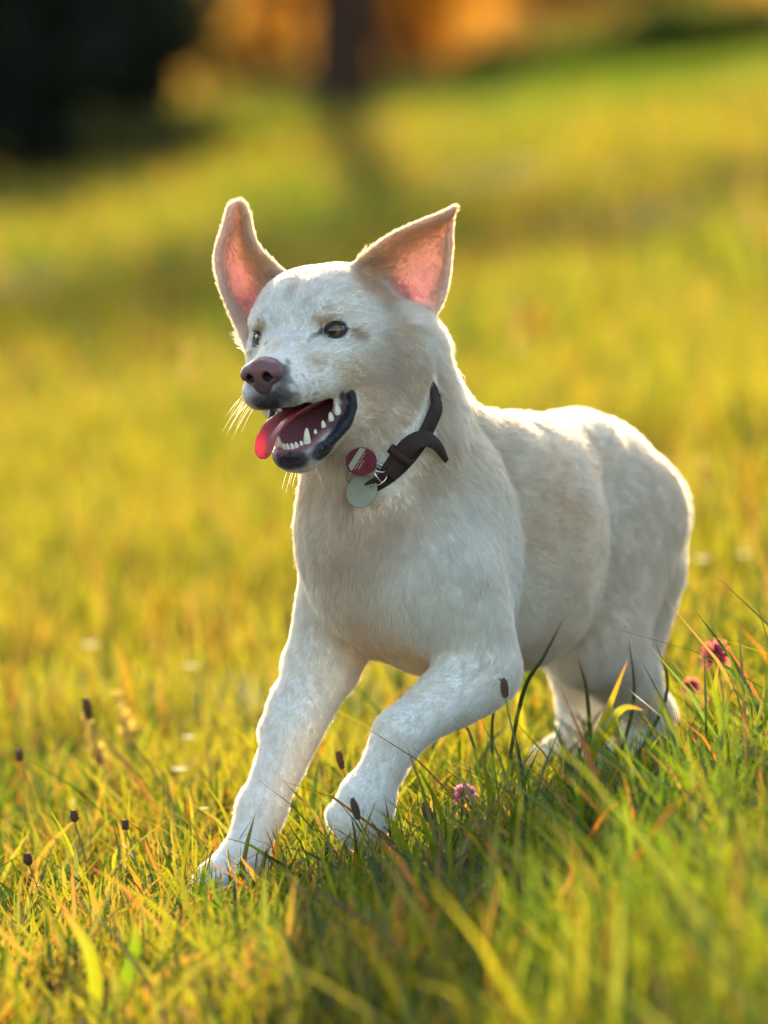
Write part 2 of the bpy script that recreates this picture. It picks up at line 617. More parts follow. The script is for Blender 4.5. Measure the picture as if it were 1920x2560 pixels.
NEAR_EAR = [
    [(880, 672, -.075), (915, 712, -.055), (958, 752, -.040), (1005, 795, -.045), (1046, 832, -.055)],
    [(925, 630, -.075), (962, 668, -.045), (1005, 715, -.028), (1052, 762, -.030), (1082, 790, -.050)],
    [(985, 588, -.075), (1015, 622, -.040), (1048, 668, -.025), (1085, 715, -.028), (1108, 742, -.045)],
    [(1055, 556, -.070), (1073, 585, -.040), (1090, 622, -.028), (1108, 660, -.030), (1119, 685, -.040)],
    [(1105, 536, -.062), (1110, 553, -.045), (1116, 575, -.038), (1121, 600, -.036), (1124, 622, -.040)],
    [(1136, 520, -.052), (1133, 528, -.048), (1130, 538, -.045), (1127, 550, -.043), (1124, 562, -.042)],
]
FAR_EAR = [
    [(722, 694, -.030), (702, 740, -.008), (678, 788, -.004), (648, 838, -.018), (622, 886, -.038)],
    [(682, 660, -.025), (660, 695, .008), (630, 735, .018), (600, 770, .008), (584, 790, -.012)],
    [(640, 612, -.018), (622, 645, .015), (598, 680, .022), (572, 705, .012), (556, 722, -.005)],
    [(626, 575, -.010), (608, 598, .014), (585, 620, .020), (560, 636, .012), (541, 645, .000)],
    [(620, 542, -.004), (605, 555, .010), (588, 566, .015), (572, 574, .010), (557, 580, .002)],
    [(612, 516, .002), (604, 511, .006), (596, 509, .009), (584, 511, .007), (574, 518, .004)],
]
EARS = []
for rows, sd in ((NEAR_EAR, 1), (FAR_EAR, -1)):
    S = bez_net(ear_net(rows), 90, 90)
    pts = S.reshape(-1, 3)
    tip = pts.reshape(90, 90, 3)[-1].mean(0)
    root = pts.reshape(90, 90, 3)[0].mean(0)
    DOG.sheet(pts, 0.0026, 0.010, flow=tip - root, fl=0.005, tag='ear')
    EARS.append((S, sd))

dogroot = bpy.data.objects.new('dog', None)
link(dogroot)
VOX = 0.0027
V, Q, NRM = DOG.mesh(VOX)


def sstep(a, b, x):
    t = np.clip((x - a) / (b - a), 0, 1)
    return t * t * (3 - 2 * t)


def vnoise(p, scale, seed=0.0):
    """smooth value noise in [0,1] on arrays"""
    q = np.asarray(p) * scale + seed
    i = np.floor(q).astype(np.int64)
    f = q - i
    f = f * f * (3 - 2 * f)

    def hsh(a, b, c):
        n = (a * 374761393 + b * 668265263 + c * 2147483647 + 1013904223) & 0xffffffff
        n = ((n ^ (n >> 13)) * 1274126177) & 0xffffffff
        return ((n ^ (n >> 16)) & 0xffff) / 65535.0
    r = 0
    for dx in (0, 1):
        for dy in (0, 1):
            for dz in (0, 1):
                w = (f[:, 0] if dx else 1 - f[:, 0]) * (f[:, 1] if dy else 1 - f[:, 1]) * (f[:, 2] if dz else 1 - f[:, 2])
                r = r + w * hsh(i[:, 0] + dx, i[:, 1] + dy, i[:, 2] + dz)
    return r


def fbm(p, scale, seed=0.0):
    return (vnoise(p, scale, seed) + 0.5 * vnoise(p, scale * 2.1, seed + 7) + 0.25 * vnoise(p, scale * 4.3, seed + 13)) / 1.75


def march(px, py, y0=-0.6, y1=1.2):
    """first point of the dog's skin on the ray through a pixel"""
    ys = np.arange(y0, y1, 0.008)
    dv = P(px, py, 1.0) - CAM
    pts = CAM + dv * ((ys + 9.0) / 10.0)[:, None]
    d = DOG.sdf(pts)
    i = int(np.argmax(d < 0))
    y2 = np.linspace(ys[i - 1], ys[i], 9)
    p2 = CAM + dv * ((y2 + 9.0) / 10.0)[:, None]
    d2 = DOG.sdf(p2, DOG.near(p2[4], 0.02))
    j = max(1, int(np.argmax(d2 < 0)))
    t = d2[j - 1] / max(d2[j - 1] - d2[j], 1e-9)
    return p2[j - 1] + (p2[j] - p2[j - 1]) * min(max(t, 0.0), 1.0)


# --- per-vertex flow of the coat, its length, its colour
nV = len(V)
FLOW = np.zeros((nV, 3))
FLEN = np.zeros(nV)
TAGD = {t: np.full(nV, 1.0) for t in ('lip', 'mouth', 'socket', 'ear', 'paw', 'head', 'tail')}
for g, pr in DOG.groups(V):
    p = V[g]
    ds = [(q, q.dist(p)) for q in pr]
    un = [(q, d) for q, d in ds if q.op == 'u']
    dm = np.min([d for _, d in un], axis=0)
    W = 0
    for q, d in un:
        w = np.exp(-(d - dm) / 0.012)
        nf = np.linalg.norm(q.flow)
        FLOW[g] += w[:, None] * (q.flow / nf if nf > 0 else 0)
        FLEN[g] += w * q.fl
        W = W + w
    FLEN[g] /= W
    for q, d in ds:
        if q.tag in TAGD:
            TAGD[q.tag][g] = np.minimum(TAGD[q.tag][g], np.abs(d) if q.op == 's' else d)
FLOW -= NRM * (FLOW * NRM).sum(1, keepdims=True)
FLOW /= np.maximum(np.linalg.norm(FLOW, axis=1, keepdims=True), 1e-6)

HLc = h_local(V)
inhead = sstep(0.028, 0.010, TAGD['head'])
aY = np.abs(HLc[:, 1])
n1, n2, n3 = fbm(V, 14, 3.1), fbm(V, 40, 9.2), fbm(V, 6, 1.7)
cream = np.array([0.895, 0.795, 0.65])
white = np.array([0.925, 0.885, 0.815])
tan = np.array([0.74, 0.54, 0.34])
darkc = np.array([0.045, 0.035, 0.035])
C = np.tile(cream, (nV, 1))


def mixc(m, c):
    global C
    m = np.clip(m, 0, 1)[:, None]
    C = C * (1 - m) + np.asarray(c) * m


mixc(sstep(0.35, 0.70, n3) * 0.6, white)
mixc(sstep(0.46, 0.72, n1) * 0.14, tan)
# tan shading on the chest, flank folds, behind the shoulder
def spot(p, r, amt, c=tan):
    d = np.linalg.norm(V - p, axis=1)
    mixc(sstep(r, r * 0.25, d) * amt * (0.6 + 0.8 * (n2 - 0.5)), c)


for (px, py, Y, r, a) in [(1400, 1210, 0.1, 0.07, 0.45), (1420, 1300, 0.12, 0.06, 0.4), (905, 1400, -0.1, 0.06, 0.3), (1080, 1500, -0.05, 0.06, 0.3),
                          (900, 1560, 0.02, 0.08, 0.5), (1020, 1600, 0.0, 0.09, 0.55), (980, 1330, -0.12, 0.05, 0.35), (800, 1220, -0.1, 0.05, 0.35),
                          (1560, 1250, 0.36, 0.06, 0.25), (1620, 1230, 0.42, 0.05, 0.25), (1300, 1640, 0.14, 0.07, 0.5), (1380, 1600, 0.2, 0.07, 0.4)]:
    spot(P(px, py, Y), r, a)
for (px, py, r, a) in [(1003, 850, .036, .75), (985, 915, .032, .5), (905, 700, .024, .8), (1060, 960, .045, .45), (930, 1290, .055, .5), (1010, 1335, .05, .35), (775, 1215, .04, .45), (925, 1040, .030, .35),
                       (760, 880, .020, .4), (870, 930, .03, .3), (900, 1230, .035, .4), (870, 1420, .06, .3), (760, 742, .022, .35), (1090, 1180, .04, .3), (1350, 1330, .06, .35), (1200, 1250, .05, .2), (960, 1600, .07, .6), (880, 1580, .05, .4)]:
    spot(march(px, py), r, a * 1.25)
# head colours
hx, hy, hz = HLc[:, 0], HLc[:, 1], HLc[:, 2]
def hspot(c, r, amt, col):
    m = 0
    for s in ((1, -1) if abs(c[1]) > 1e-6 else (1,)):
        q = np.sqrt(((hx - c[0]) / r[0]) ** 2 + ((hy - s * c[1]) / r[1]) ** 2 + ((hz - c[2]) / r[2]) ** 2)
        m = np.maximum(m, sstep(1.05, 0.45, q))
    mixc(m * amt * inhead * (0.9 + 0.9 * (n2 - 0.5)), col)


mixc(inhead * 0.15, white)
hspot((-.03, 0, .03), (.06, .05, .04), 0.7, white)
mixc(sstep(0.16, 0.08, np.linalg.norm(V - P(1170, 1480, -0.08), axis=1)) * 0.6, white)
mixc(sstep(1650, 1750, 960 + 0 * hx + (1.1 - V[:, 2]) * 0 + 2100 - 2200 * V[:, 2] - 960) * 0.6, white)
mixc(sstep(0.12, 0.05, np.linalg.norm(V - P(960, 1090, -0.13), axis=1)) * 0.35, tan)
hspot((-.090, .066, -.012), (.038, .03, .050), 1.0, tan)
hspot((-.080, .052, .040), (.038, .022, .028), 1.0, tan)
hspot((-.025, 0, .040), (.030, .018, .02), 0.55, tan)
hspot((-.004, .034, .010), (.022, .014, .012), 0.85, tan)
hspot((-.025, .050, -.012), (.026, .015, .009), 0.85, tan)
hspot((.045, 0, -.010), (.045, .016, .014), 0.55, tan)
hspot((.030, .030, -.030), (.03, .015, .014), 0.45, tan)
hspot((-.03, .05, -.06), (.045, .02, .03), 0.5, tan)
hspot((.0035, .0315, -.0055), (.013, .009, .0055), 1.0, darkc)
hspot((-.026, .046, -.001), (.012, .008, .004), 0.7, darkc)
hspot((.034, .027, -.122), (.030, .014, .012), 1.2, darkc)
mixc(0.8 * sstep(0.0050, 0.0015, TAGD['socket']) * (TAGD['head'] < 0.02), np.array([0.05, 0.035, 0.03]))
hspot((.086, 0, -.056), (.030, .034, .016), 1.0, darkc)
hspot((.090, .016, -.030), (.020, .014, .022), 0.75, np.array([0.12, 0.11, 0.12]))
hspot((.062, .028, -.050), (.030, .012, .013), 0.45, np.array([0.20, 0.17, 0.16]))
hspot((.052, 0, -.124), (.026, .028, .015), 1.2, darkc)
def dspot(px, py, rx, col, amt):
    d = np.linalg.norm(V - march(px, py), axis=1)
    mixc(sstep(rx, rx * 0.45, d) * amt, col)


for (px, py, r, a) in [(802, 832, .0052, .9), (790, 838, .0044, .65), (779, 845, .0040, .40), (769, 853, .0036, .25), (858, 822, .0045, .9), (868, 823, .0045, .8), (877, 826, .004, .5),
                       (637, 850, .005, .9), (640, 868, .005, .8), (664, 862, .005, .6), (642, 832, .004, .7)]:
    dspot(px, py, r, np.array([0.05, 0.035, 0.03]), a)
for (px, py, r, a) in [(712, 925, .009, .75), (716, 950, .010, .65), (706, 985, .014, .85), (735, 1000, .013, .55), (650, 1008, .013, .6), (680, 1012, .014, .8), (770, 1012, .010, .35), (720, 905, .006, .5)]:
    dspot(px, py, r, np.array([0.075, 0.062, 0.062]), a * (0.75 + 0.5 * n2))
for (px, py, r, a) in [(818, 786, .012, .4), (788, 804, .010, .3), (888, 836, .012, .75), (905, 842, .010, .5), (655, 815, .010, .7), (630, 880, .010, .7), (612, 876, .008, .6)]:
    dspot(px, py, r, tan * 0.8, a)
LIPM = sstep(0.0030, 0.0005, TAGD['lip'])
MOUTHM = sstep(0.0035, 0.0015, TAGD['mouth']) * (TAGD['head'] < 0.03)
mixc(MOUTHM, np.array([0.30, 0.085, 0.085]))
mouth2 = sstep(0.012, 0.006, TAGD['mouth']) * sstep(-.078, -.088, hz) * sstep(0.0, 0.35, NRM @ HR[:, 2]) * (TAGD['head'] < 0.03)
MOUTHM = np.maximum(MOUTHM, mouth2)
mixc(mouth2, np.array([0.26, 0.10, 0.10]))
upl = MOUTHM * sstep(-.074, -.066, hz)
mixc(upl * 0.8, np.array([0.10, 0.04, 0.035]))
inlip = sstep(0.014, 0.007, TAGD['lip']) * sstep(0.0445, 0.0405, aY) * sstep(-.030, -.020, hx) * sstep(0.030, 0.015, hx) * (TAGD['head'] < 0.03) * sstep(-.058, -.064, hz)
MOUTHM = np.maximum(MOUTHM, inlip)
mixc(inlip, np.array([0.10, 0.045, 0.045]))
mixc(LIPM, np.array([0.022, 0.018, 0.020]))
bare = np.maximum(LIPM, MOUTHM)
FL = np.where(FLEN > 0.010, 0.010 + (FLEN - 0.010) * 0.55, FLEN)
FL *= 1 - 0.9 * bare
FL *= sstep(0.0004, 0.0060, TAGD['socket'])
for c_e, g_e, s_e in EYES:
    ec = H(*(c_e + g_e * 0.012))
    de = np.linalg.norm(V - ec, axis=1)
    we = sstep(0.022, 0.012, de)[:, None]
    rdir = V - ec + 0.006 * HB
    rdir = rdir - NRM * (rdir * NRM).sum(1, keepdims=True)
    rdir /= np.maximum(np.linalg.norm(rdir, axis=1, keepdims=True), 1e-6)
    FLOW = FLOW * (1 - we) + rdir * we
FL *= 1 - 0.40 * inhead * sstep(0.02, 0.085, hx)
wsp = sstep(0.66, 0.80, vnoise(V, 380, 4.0)) * 0.6 * inhead * sstep(0.025, 0.04, hx) * sstep(0.012, 0.02, aY) * sstep(-.026, -.036, hz)
mixc(wsp * 0.7, np.array([0.16, 0.13, 0.12]))

# ears
EARM = np.zeros(nV)
INNER = np.zeros(nV)
for S, sd in EARS:
    nu, nv = S.shape[:2]
    du = np.gradient(S, axis=0)
    dv = np.gradient(S, axis=1)
    sn = np.cross(du, dv)
    sn /= np.maximum(np.linalg.norm(sn, axis=2, keepdims=True), 1e-12)
    if (sn[nu // 3, nv // 2] @ (CAM - S[nu // 3, nv // 2])) < 0:
        sn = -sn
    kd = KDTree(nu * nv)
    fl_ = S.reshape(-1, 3)
    for i, v in enumerate(fl_):
        kd.insert(v, i)
    kd.balance()
    c0 = fl_.mean(0)
    for i in np.flatnonzero((TAGD['ear'] < 0.006) & (np.linalg.norm(V - c0, axis=1) < 0.16)):
        co, j, d = kd.find(V[i])
        u, v = divmod(j, nv)
        u, v = u / (nu - 1), v / (nv - 1)
        if d > 0.0075: continue
        e = min(1.0, max(0.0, (0.0065 - d) / 0.003)) * min(1, 0.15 + u * 6)
        EARM[i] = e
        inn = float((V[i] - co) @ sn[j // nv, j % nv]) > -0.0004
        fd = du[j // nv, j % nv] + 0.25 * (v - 0.5) * dv[j // nv, j % nv]
        FLOW[i] = fd - NRM[i] * (fd @ NRM[i])
        edge = min(v, 1 - v, (1 - u) * 1.2)
        if inn:
            INNER[i] = e
            k = float(np.clip((edge - 0.10) / 0.20, 0, 1)) * float(np.clip((v - 0.25) / 0.2, 0, 1)) * float(np.clip((0.74 - u) / 0.35, 0, 1)) * float(np.clip((0.95 - v) / 0.2, 0, 1)) * min(1.0, 0.35 + 1.1 * n2[i])
            c = np.array([0.82, 0.69, 0.57]) * (1 - k) + np.array([0.78, 0.50, 0.46]) * k
            if v < 0.5:
                kk = min(1.0, (0.5 - v) / 0.32)
                c = c * (1 - kk) + tan * kk
            C[i] = C[i] * (1 - e) + c * e
            FL[i] = FL[i] * (1 - e) + e * (0.0062 - 0.0044 * k) + 0.013 * e * max(0.0, 1 - u / 0.28) * (0.4 + n2[i])
        else:
            C[i] = C[i] * (1 - e) + (0.55 * tan + 0.45 * cream) * e
            FL[i] = FL[i] * (1 - e) + e * 0.0065
FLOW /= np.maximum(np.linalg.norm(FLOW, axis=1, keepdims=True), 1e-6)

# --- body mesh and its skin material
def skin_material():
    m, nt, out = new_mat('dog_skin')
    a = N(nt, 'ShaderNodeAttribute', attribute_name='col')
    e = N(nt, 'ShaderNodeAttribute', attribute_name='ear')
    bare_ = N(nt, 'ShaderNodeAttribute', attribute_name='bare')
    b = N(nt, 'ShaderNodeBsdfPrincipled')
    b.inputs['Specular IOR Level'].default_value = 0.22
    nt.links.new(a.outputs['Color'], b.inputs['Base Color'])
    rg = N(nt, 'ShaderNodeMapRange')
    rg.inputs['To Min'].default_value = 0.75
    rg.inputs['To Max'].default_value = 0.34
    nt.links.new(bare_.outputs['Fac'], rg.inputs['Value'])
    nt.links.new(rg.outputs[0], b.inputs['Roughness'])
    tc = N(nt, 'ShaderNodeTexCoord')
    nz = N(nt, 'ShaderNodeTexNoise')
    nz.inputs['Scale'].default_value = 240
    nt.links.new(tc.outputs['Object'], nz.inputs['Vector'])
    bp = N(nt, 'ShaderNodeBump')
    bp.inputs['Strength'].default_value = 0.9
    bp.inputs['Distance'].default_value = 0.0025
    nt.links.new(nz.outputs['Fac'], bp.inputs['Height'])
    nt.links.new(bp.outputs[0], b.inputs['Normal'])
    tr = N(nt, 'ShaderNodeBsdfTranslucent')
    mx = N(nt, 'ShaderNodeMixRGB', blend_type='MULTIPLY')
    mx.inputs[0].default_value = 1.0
    mx.inputs[2].default_value = (0.92, 0.70, 0.58, 1)
    nt.links.new(a.outputs['Color'], mx.inputs[1])
    nt.links.new(mx.outputs[0], tr.inputs['Color'])
    ms = N(nt, 'ShaderNodeMixShader')
    ml = N(nt, 'ShaderNodeMath', operation='MULTIPLY')
    ml.inputs[1].default_value = 0.40
    nt.links.new(e.outputs['Fac'], ml.inputs[0])
    nt.links.new(ml.outputs[0], ms.inputs[0])
    nt.links.new(b.outputs[0], ms.inputs[1])
    nt.links.new(tr.outputs[0], ms.inputs[2])
    nt.links.new(ms.outputs[0], out.inputs[0])
    return m


me = mesh_np('body', V, Q.ravel(), np.full(len(Q), 4))
set_col(me, 'col', C)
set_f(me, 'ear', EARM)
set_f(me, 'bare', bare)
me.materials.append(skin_material())
body = link(bpy.data.objects.new('body', me), dogroot)

# --- nose: its own fine surface
NOSE = Body()
NC = np.array([.084, 0, -.029])
def nell(c, r, k, op='u', rx=0):
    c = NC + (np.array(c) - NC) * 1.07
    NOSE.ell(H(*c), np.array(r) * HS * 1.07, HR, k, op)
def ncone(a, b, ra, rb, k, op='u'):
    a, b = NC + (np.array(a) - NC) * 1.07, NC + (np.array(b) - NC) * 1.07
    NOSE.cone(H(*a), H(*b), ra * HS * 1.07, rb * HS * 1.07, k, op)
nell((.084, 0, -.0270), (.0165, .0195, .0150), .004)
nell((.094, 0, -.0245), (.0085, .0130, .0105), .006)
nell((.0930, 0, -.0385), (.0060, .0090, .0090), .006)
for s in (-1, 1):
    nell((.0905, s * .0128, -.0270), (.0100, .0092, .0095), .004)
    nell((.1035, s * .0092, -.0310), (.0100, .0044, .0054), .003, 's')
    ncone((.0990, s * .0110, -.0330), (.0905, s * .0225, -.0370), .0030, .0020, .003, 's')
ncone((.1045, 0, -.0285), (.0985, 0, -.0475), .0010, .0010, .0015, 's')
nv_, nq_, nn_ = NOSE.mesh(0.0008)
nme = mesh_np('nose', nv_, nq_.ravel(), np.full(len(nq_), 4))
nl = h_local(nv_)
nc = np.tile(np.array([0.190, 0.080, 0.068]), (len(nv_), 1))
k = sstep(-.0315, -.0395, nl[:, 2])[:, None]
nc = nc * (1 - 0.55 * k) + np.array([0.07, 0.045, 0.045]) * 0.55 * k
dn = np.min([ell(nv_, H(.1005, s * .0098, -.0315), HR, np.array([.0105, .0052, .0060]) * HS) for s in (-1, 1)], axis=0)
k = sstep(0.0006, -0.0012, dn)[:, None]
nc = nc * (1 - k) + np.array([0.012, 0.008, 0.008]) * k
set_col(nme, 'col', nc)
m, nt, out = new_mat('nose_leather')
a = N(nt, 'ShaderNodeAttribute', attribute_name='col')
b = N(nt, 'ShaderNodeBsdfPrincipled')
b.inputs['Roughness'].default_value = 0.38
b.inputs['Specular IOR Level'].default_value = 0.3
nt.links.new(a.outputs['Color'], b.inputs['Base Color'])
tc = N(nt, 'ShaderNodeTexCoord')
vo = N(nt, 'ShaderNodeTexVoronoi')
vo.inputs['Scale'].default_value = 900
nt.links.new(tc.outputs['Object'], vo.inputs['Vector'])
bp = N(nt, 'ShaderNodeBump')
bp.inputs['Strength'].default_value = 0.35
bp.inputs['Distance'].default_value = 0.0006
nt.links.new(vo.outputs['Distance'], bp.inputs['Height'])
nt.links.new(bp.outputs[0], b.inputs['Normal'])
nt.links.new(b.outputs[0], out.inputs[0])
nme.materials.append(m)
link(bpy.data.objects.new('nose', nme), dogroot)

# --- eyes and eyelids
def eye_material():
    m, nt, out = new_mat('dog_eye')
    tc = N(nt, 'ShaderNodeTexCoord')
    sx = N(nt, 'ShaderNodeSeparateXYZ')
    nt.links.new(tc.outputs['Object'], sx.inputs[0])
    cb = N(nt, 'ShaderNodeCombineXYZ')
    nt.links.new(sx.outputs[0], cb.inputs[0])
    nt.links.new(sx.outputs[1], cb.inputs[1])
    ln = N(nt, 'ShaderNodeVectorMath', operation='LENGTH')
    nt.links.new(cb.outputs[0], ln.inputs[0])
    mr = N(nt, 'ShaderNodeMapRange')
    mr.inputs['From Max'].default_value = 0.0128
    nt.links.new(ln.outputs['Value'], mr.inputs['Value'])
    r = N(nt, 'ShaderNodeValToRGB')
    els = r.color_ramp.elements
    els[0].position, els[0].color = 0.0, (0.004, 0.003, 0.003, 1)
    els[1].position, els[1].color = 1.0, (0.18, 0.15, 0.13, 1)
    for p_, c_ in ((0.30, (0.005, 0.004, 0.004, 1)), (0.36, (0.085, 0.036, 0.009, 1)), (0.66, (0.17, 0.072, 0.016, 1)), (0.78, (0.03, 0.015, 0.008, 1)), (0.84, (0.02, 0.012, 0.01, 1)), (0.93, (0.12, 0.09, 0.08, 1))):
        e_ = els.new(p_)
        e_.color = c_
    nt.links.new(mr.outputs[0], r.inputs[0])
    b = N(nt, 'ShaderNodeBsdfPrincipled')
    b.inputs['Roughness'].default_value = 0.5
    b.inputs['Specular IOR Level'].default_value = 0.2
    b.inputs['Coat Weight'].default_value = 0.85
    b.inputs['Coat Roughness'].default_value = 0.02
    nt.links.new(r.outputs[0], b.inputs['Base Color'])
    nt.links.new(b.outputs[0], out.inputs[0])
    return m


EYE_M = eye_material()
LID_M = simple_mat('eyelid', (0.030, 0.020, 0.018), 0.42, bump=0.4, bscale=900)
ER = 0.0145 * HS
for c, g, s in EYES:
    cw = H(*c)
    gz = HR @ unit([0.93, s * 0.36, 0.02])
    zx = unit(np.cross(np.array([0, 0, 1.0]), gz))
    zy = np.cross(gz, zx)
    bm = bmesh.new()
    bmesh.ops.create_uvsphere(bm, u_segments=40, v_segments=28, radius=ER)
    for f in bm.faces: f.smooth = True
    em = bpy.data.meshes.new('eye')
    bm.to_mesh(em)
    bm.free()
    em.materials.append(EYE_M)
    eo = link(bpy.data.objects.new('eye', em), dogroot)
    M = np.eye(4)
    M[:3, :3] = np.stack([zx, zy, gz], 1)
    M[:3, 3] = cw
    eo.matrix_world = Matrix(M.tolist())
    # lids: almond ring lying on the ball
    ax = HR @ g
    inner = -s * 1.0
    hdir = HR @ unit(np.cross([0, 0, 1.0], g)) * s          # towards the outer corner
    if (HR.T @ hdir)[0] > 0: hdir = -hdir
    hdir = unit(hdir + 0.16 * HR[:, 2])
    vdir = unit(np.cross(ax, hdir))
    if vdir @ HR[:, 2] < 0: vdir = -vdir
    vs, fs = [], []
    n = 48
    rings = ((1.0, 0.0, 0.0006), (1.10, 0.0007, 0.0018), (1.26, 0.0016, 0.0018), (1.45, 0.0030, -0.0012), (1.6, 0.0050, -0.0050))
    for sc_, ext, lift in rings:
        for i in range(n):
            t = 2 * math.pi * i / n
            cx = math.cos(t)
            a_ = 0.0134
            up_ = math.sin(t) >= 0
            bb = 0.0060 if up_ else 0.0054
            yy = math.copysign(bb * (1 - abs(cx) ** 1.7), math.sin(t))
            x_ = cx * a_ * (1 + 0.9 * (sc_ - 1)) + math.copysign(ext * 0.35, cx) * abs(cx)
            y_ = yy + math.copysign(ext * (1 - 0.55 * abs(cx)), math.sin(t)) - (0.0012 * max(0, -cx) if sc_ < 1.3 else 0)
            q = hdir * x_ * HS + vdir * y_ * HS
            rr = ER + lift * HS
            l2 = float(q @ q)
            q = q + ax * math.sqrt(max(rr * rr - l2, (0.35 * rr) ** 2))
            vs.append(cw + q)
    for k in range(len(rings) - 1):
        for i in range(n):
            fs.append((k * n + i, k * n + (i + 1) % n, (k + 1) * n + (i + 1) % n, (k + 1) * n + i))
    mesh_obj('eyelid', vs, fs, LID_M, dogroot)

# --- tongue, teeth
def catmull(pts, n):
    a = np.asarray(pts, float)
    return bez_net(a[:, None, :].repeat(2, 1), n, 2)[:, 0]


def tongue_material():
    m, nt, out = new_mat('tongue')
    b = N(nt, 'ShaderNodeBsdfPrincipled')
    b.inputs['Base Color'].default_value = (0.34, 0.105, 0.115, 1)
    b.inputs['Roughness'].default_value = 0.36
    tr = N(nt, 'ShaderNodeBsdfTranslucent')
    tr.inputs['Color'].default_value = (0.85, 0.06, 0.04, 1)
    tc = N(nt, 'ShaderNodeTexCoord')
    nz = N(nt, 'ShaderNodeTexNoise')
    nz.inputs['Scale'].default_value = 700
    nt.links.new(tc.outputs['Object'], nz.inputs['Vector'])
    bp = N(nt, 'ShaderNodeBump')
    bp.inputs['Strength'].default_value = 0.5
    bp.inputs['Distance'].default_value = 0.0006
    nt.links.new(nz.outputs['Fac'], bp.inputs['Height'])
    nt.links.new(bp.outputs[0], b.inputs['Normal'])
    ms = N(nt, 'ShaderNodeMixShader')
    ms.inputs[0].default_value = 0.44
    nt.links.new(b.outputs[0], ms.inputs[1])
    nt.links.new(tr.outputs[0], ms.inputs[2])
    nt.links.new(ms.outputs[0], out.inputs[0])
    return m


TP = np.array([(-.045, 0, -.080), (-.010, -.001, -.078), (.020, -.003, -.080), (.044, -.010, -.086), (.060, -.018, -.098), (.064, -.0235, -.110), (.0645, -.0255, -.119)])
TW = [.024, .028, .026, .019, .0130, .0105, .0070]
path = catmull(TP, 40)
wid = np.interp(np.linspace(0, 6, 40), range(7), TW)
vs, fs = [], []
nn = 24
for i in range(40):
    t = unit(path[min(i + 1, 39)] - path[max(i - 1, 0)])
    lat = unit(np.array([0.0, 1, 0]) - t * t[1] + np.array([0, 0, 0.18]))
    lat = unit(lat - t * (lat @ t))
    nr = np.cross(t, lat)
    if nr[2] < 0 and i < 20: nr = -nr
    nr = np.cross(lat, t) if np.cross(lat, t) @ np.array([0.5, 0, 1]) > 0 else np.cross(t, lat)
    endf = math.sqrt(max(0.0, 1 - max(0, (i - 33) / 6.2) ** 2))
    w = wid[i] * endf
    th = 0.0032 * (0.5 + 0.5 * endf)
    for j in range(nn):
        a = 2 * math.pi * j / nn
        x = math.cos(a) * w
        z = math.sin(a) * th
        cup = 0.0050 * (x / max(w, 1e-4)) ** 2 - 0.0016 * math.exp(-(x / 0.0022) ** 2) * (1 if math.sin(a) > 0 else 0)
        vs.append(H(*(path[i] + lat * x + nr * (z + cup))))
for i in range(39):
    for j in range(nn):
        fs.append((i * nn + j, i * nn + (j + 1) % nn, (i + 1) * nn + (j + 1) % nn, (i + 1) * nn + j))
fs.append(tuple(range(nn))[::-1])
fs.append(tuple(range(39 * nn, 40 * nn)))
mesh_obj('tongue', vs, fs, tongue_material(), dogroot)

TOOTH_M = simple_mat('tooth_enamel', (0.78, 0.68, 0.50), 0.28, sss=0.15, var=0.15, bscale=400)
def tooth(root, tip, r0, flat=1.0, curve=0.0):
    root, tip = H(*root), H(*tip)
    ax = tip - root
    L = np.linalg.norm(ax)
    ax = ax / L
    u = unit(np.cross(ax, HR[:, 0] + 0.01))
    v = np.cross(ax, u)
    vs, fs = [], []
    n = 12
    prof = [(-0.15, .95), (0.0, 1.0), (0.25, .97), (0.5, .84), (0.75, .62), (0.92, .38), (1.0, .12)]
    for h, r in prof:
        for j in range(n):
            a = 2 * math.pi * j / n
            vs.append(root + ax * h * L + (u * math.cos(a) * flat + v * math.sin(a)) * r * r0 * HS + HR[:, 0] * (-curve * h * h))
    for i in range(len(prof) - 1):
        for j in range(n):
            fs.append((i * n + j, i * n + (j + 1) % n, (i + 1) * n + (j + 1) % n, (i + 1) * n + j))
    fs.append(tuple(range((len(prof) - 1) * n, len(prof) * n)))
    mesh_obj('tooth', vs, fs, TOOTH_M, dogroot)


for s in (-1, 1):
    tooth((.045, s * .0165, -.111), (.047, s * .0185, -.0935), .0040, curve=0.002)
    for i in range(3):
        y = s * (.0025 + .0044 * i)
        tooth((.0520 - .0012 * i * i, y, -.113), (.0540 - .0012 * i * i, y, -.1065 + .0004 * i), .0026, 1.0)
    for i, (x, y, hgt, r) in enumerate([(.034, .0225, .004, .0030), (.023, .0275, .0065, .0040), (.011, .0315, .008, .0050), (-.001, .0345, .0095, .0065)]):
        z = -.106 + (.046 - x) * 0.42
        tooth((x, s * y, z), (x + .001, s * y, z + hgt), r, 0.55)
    if s < 0:
        tooth((.068, s * .0140, -.058), (.070, s * .0150, -.076), .0040, curve=0.003)

# --- claws
CLAW_M = simple_mat('claw', (0.10, 0.075, 0.06), 0.4, var=0.3)
for b_, d_, w_ in CLAWS:
    u = unit(np.cross(d_, [0.3, 0.5, 0.8]))
    v = np.cross(d_, u)
    vs, fs = [], []
    for k, (h, r) in enumerate([(-0.2, 1), (0.3, .85), (0.75, .5), (1.0, .08)]):
        for j in range(8):
            a = 2 * math.pi * j / 8
            vs.append(b_ + d_ * (w_ * 0.2 + h * 0.013) + np.array([0, 0, -0.004]) * h * h + (u * math.cos(a) + v * math.sin(a)) * r * 0.0034)
    for k in range(3):
        for j in range(8):
            fs.append((k * 8 + j, k * 8 + (j + 1) % 8, (k + 1) * 8 + (j + 1) % 8, (k + 1) * 8 + j))
    mesh_obj('claw', vs, fs, CLAW_M, dogroot)

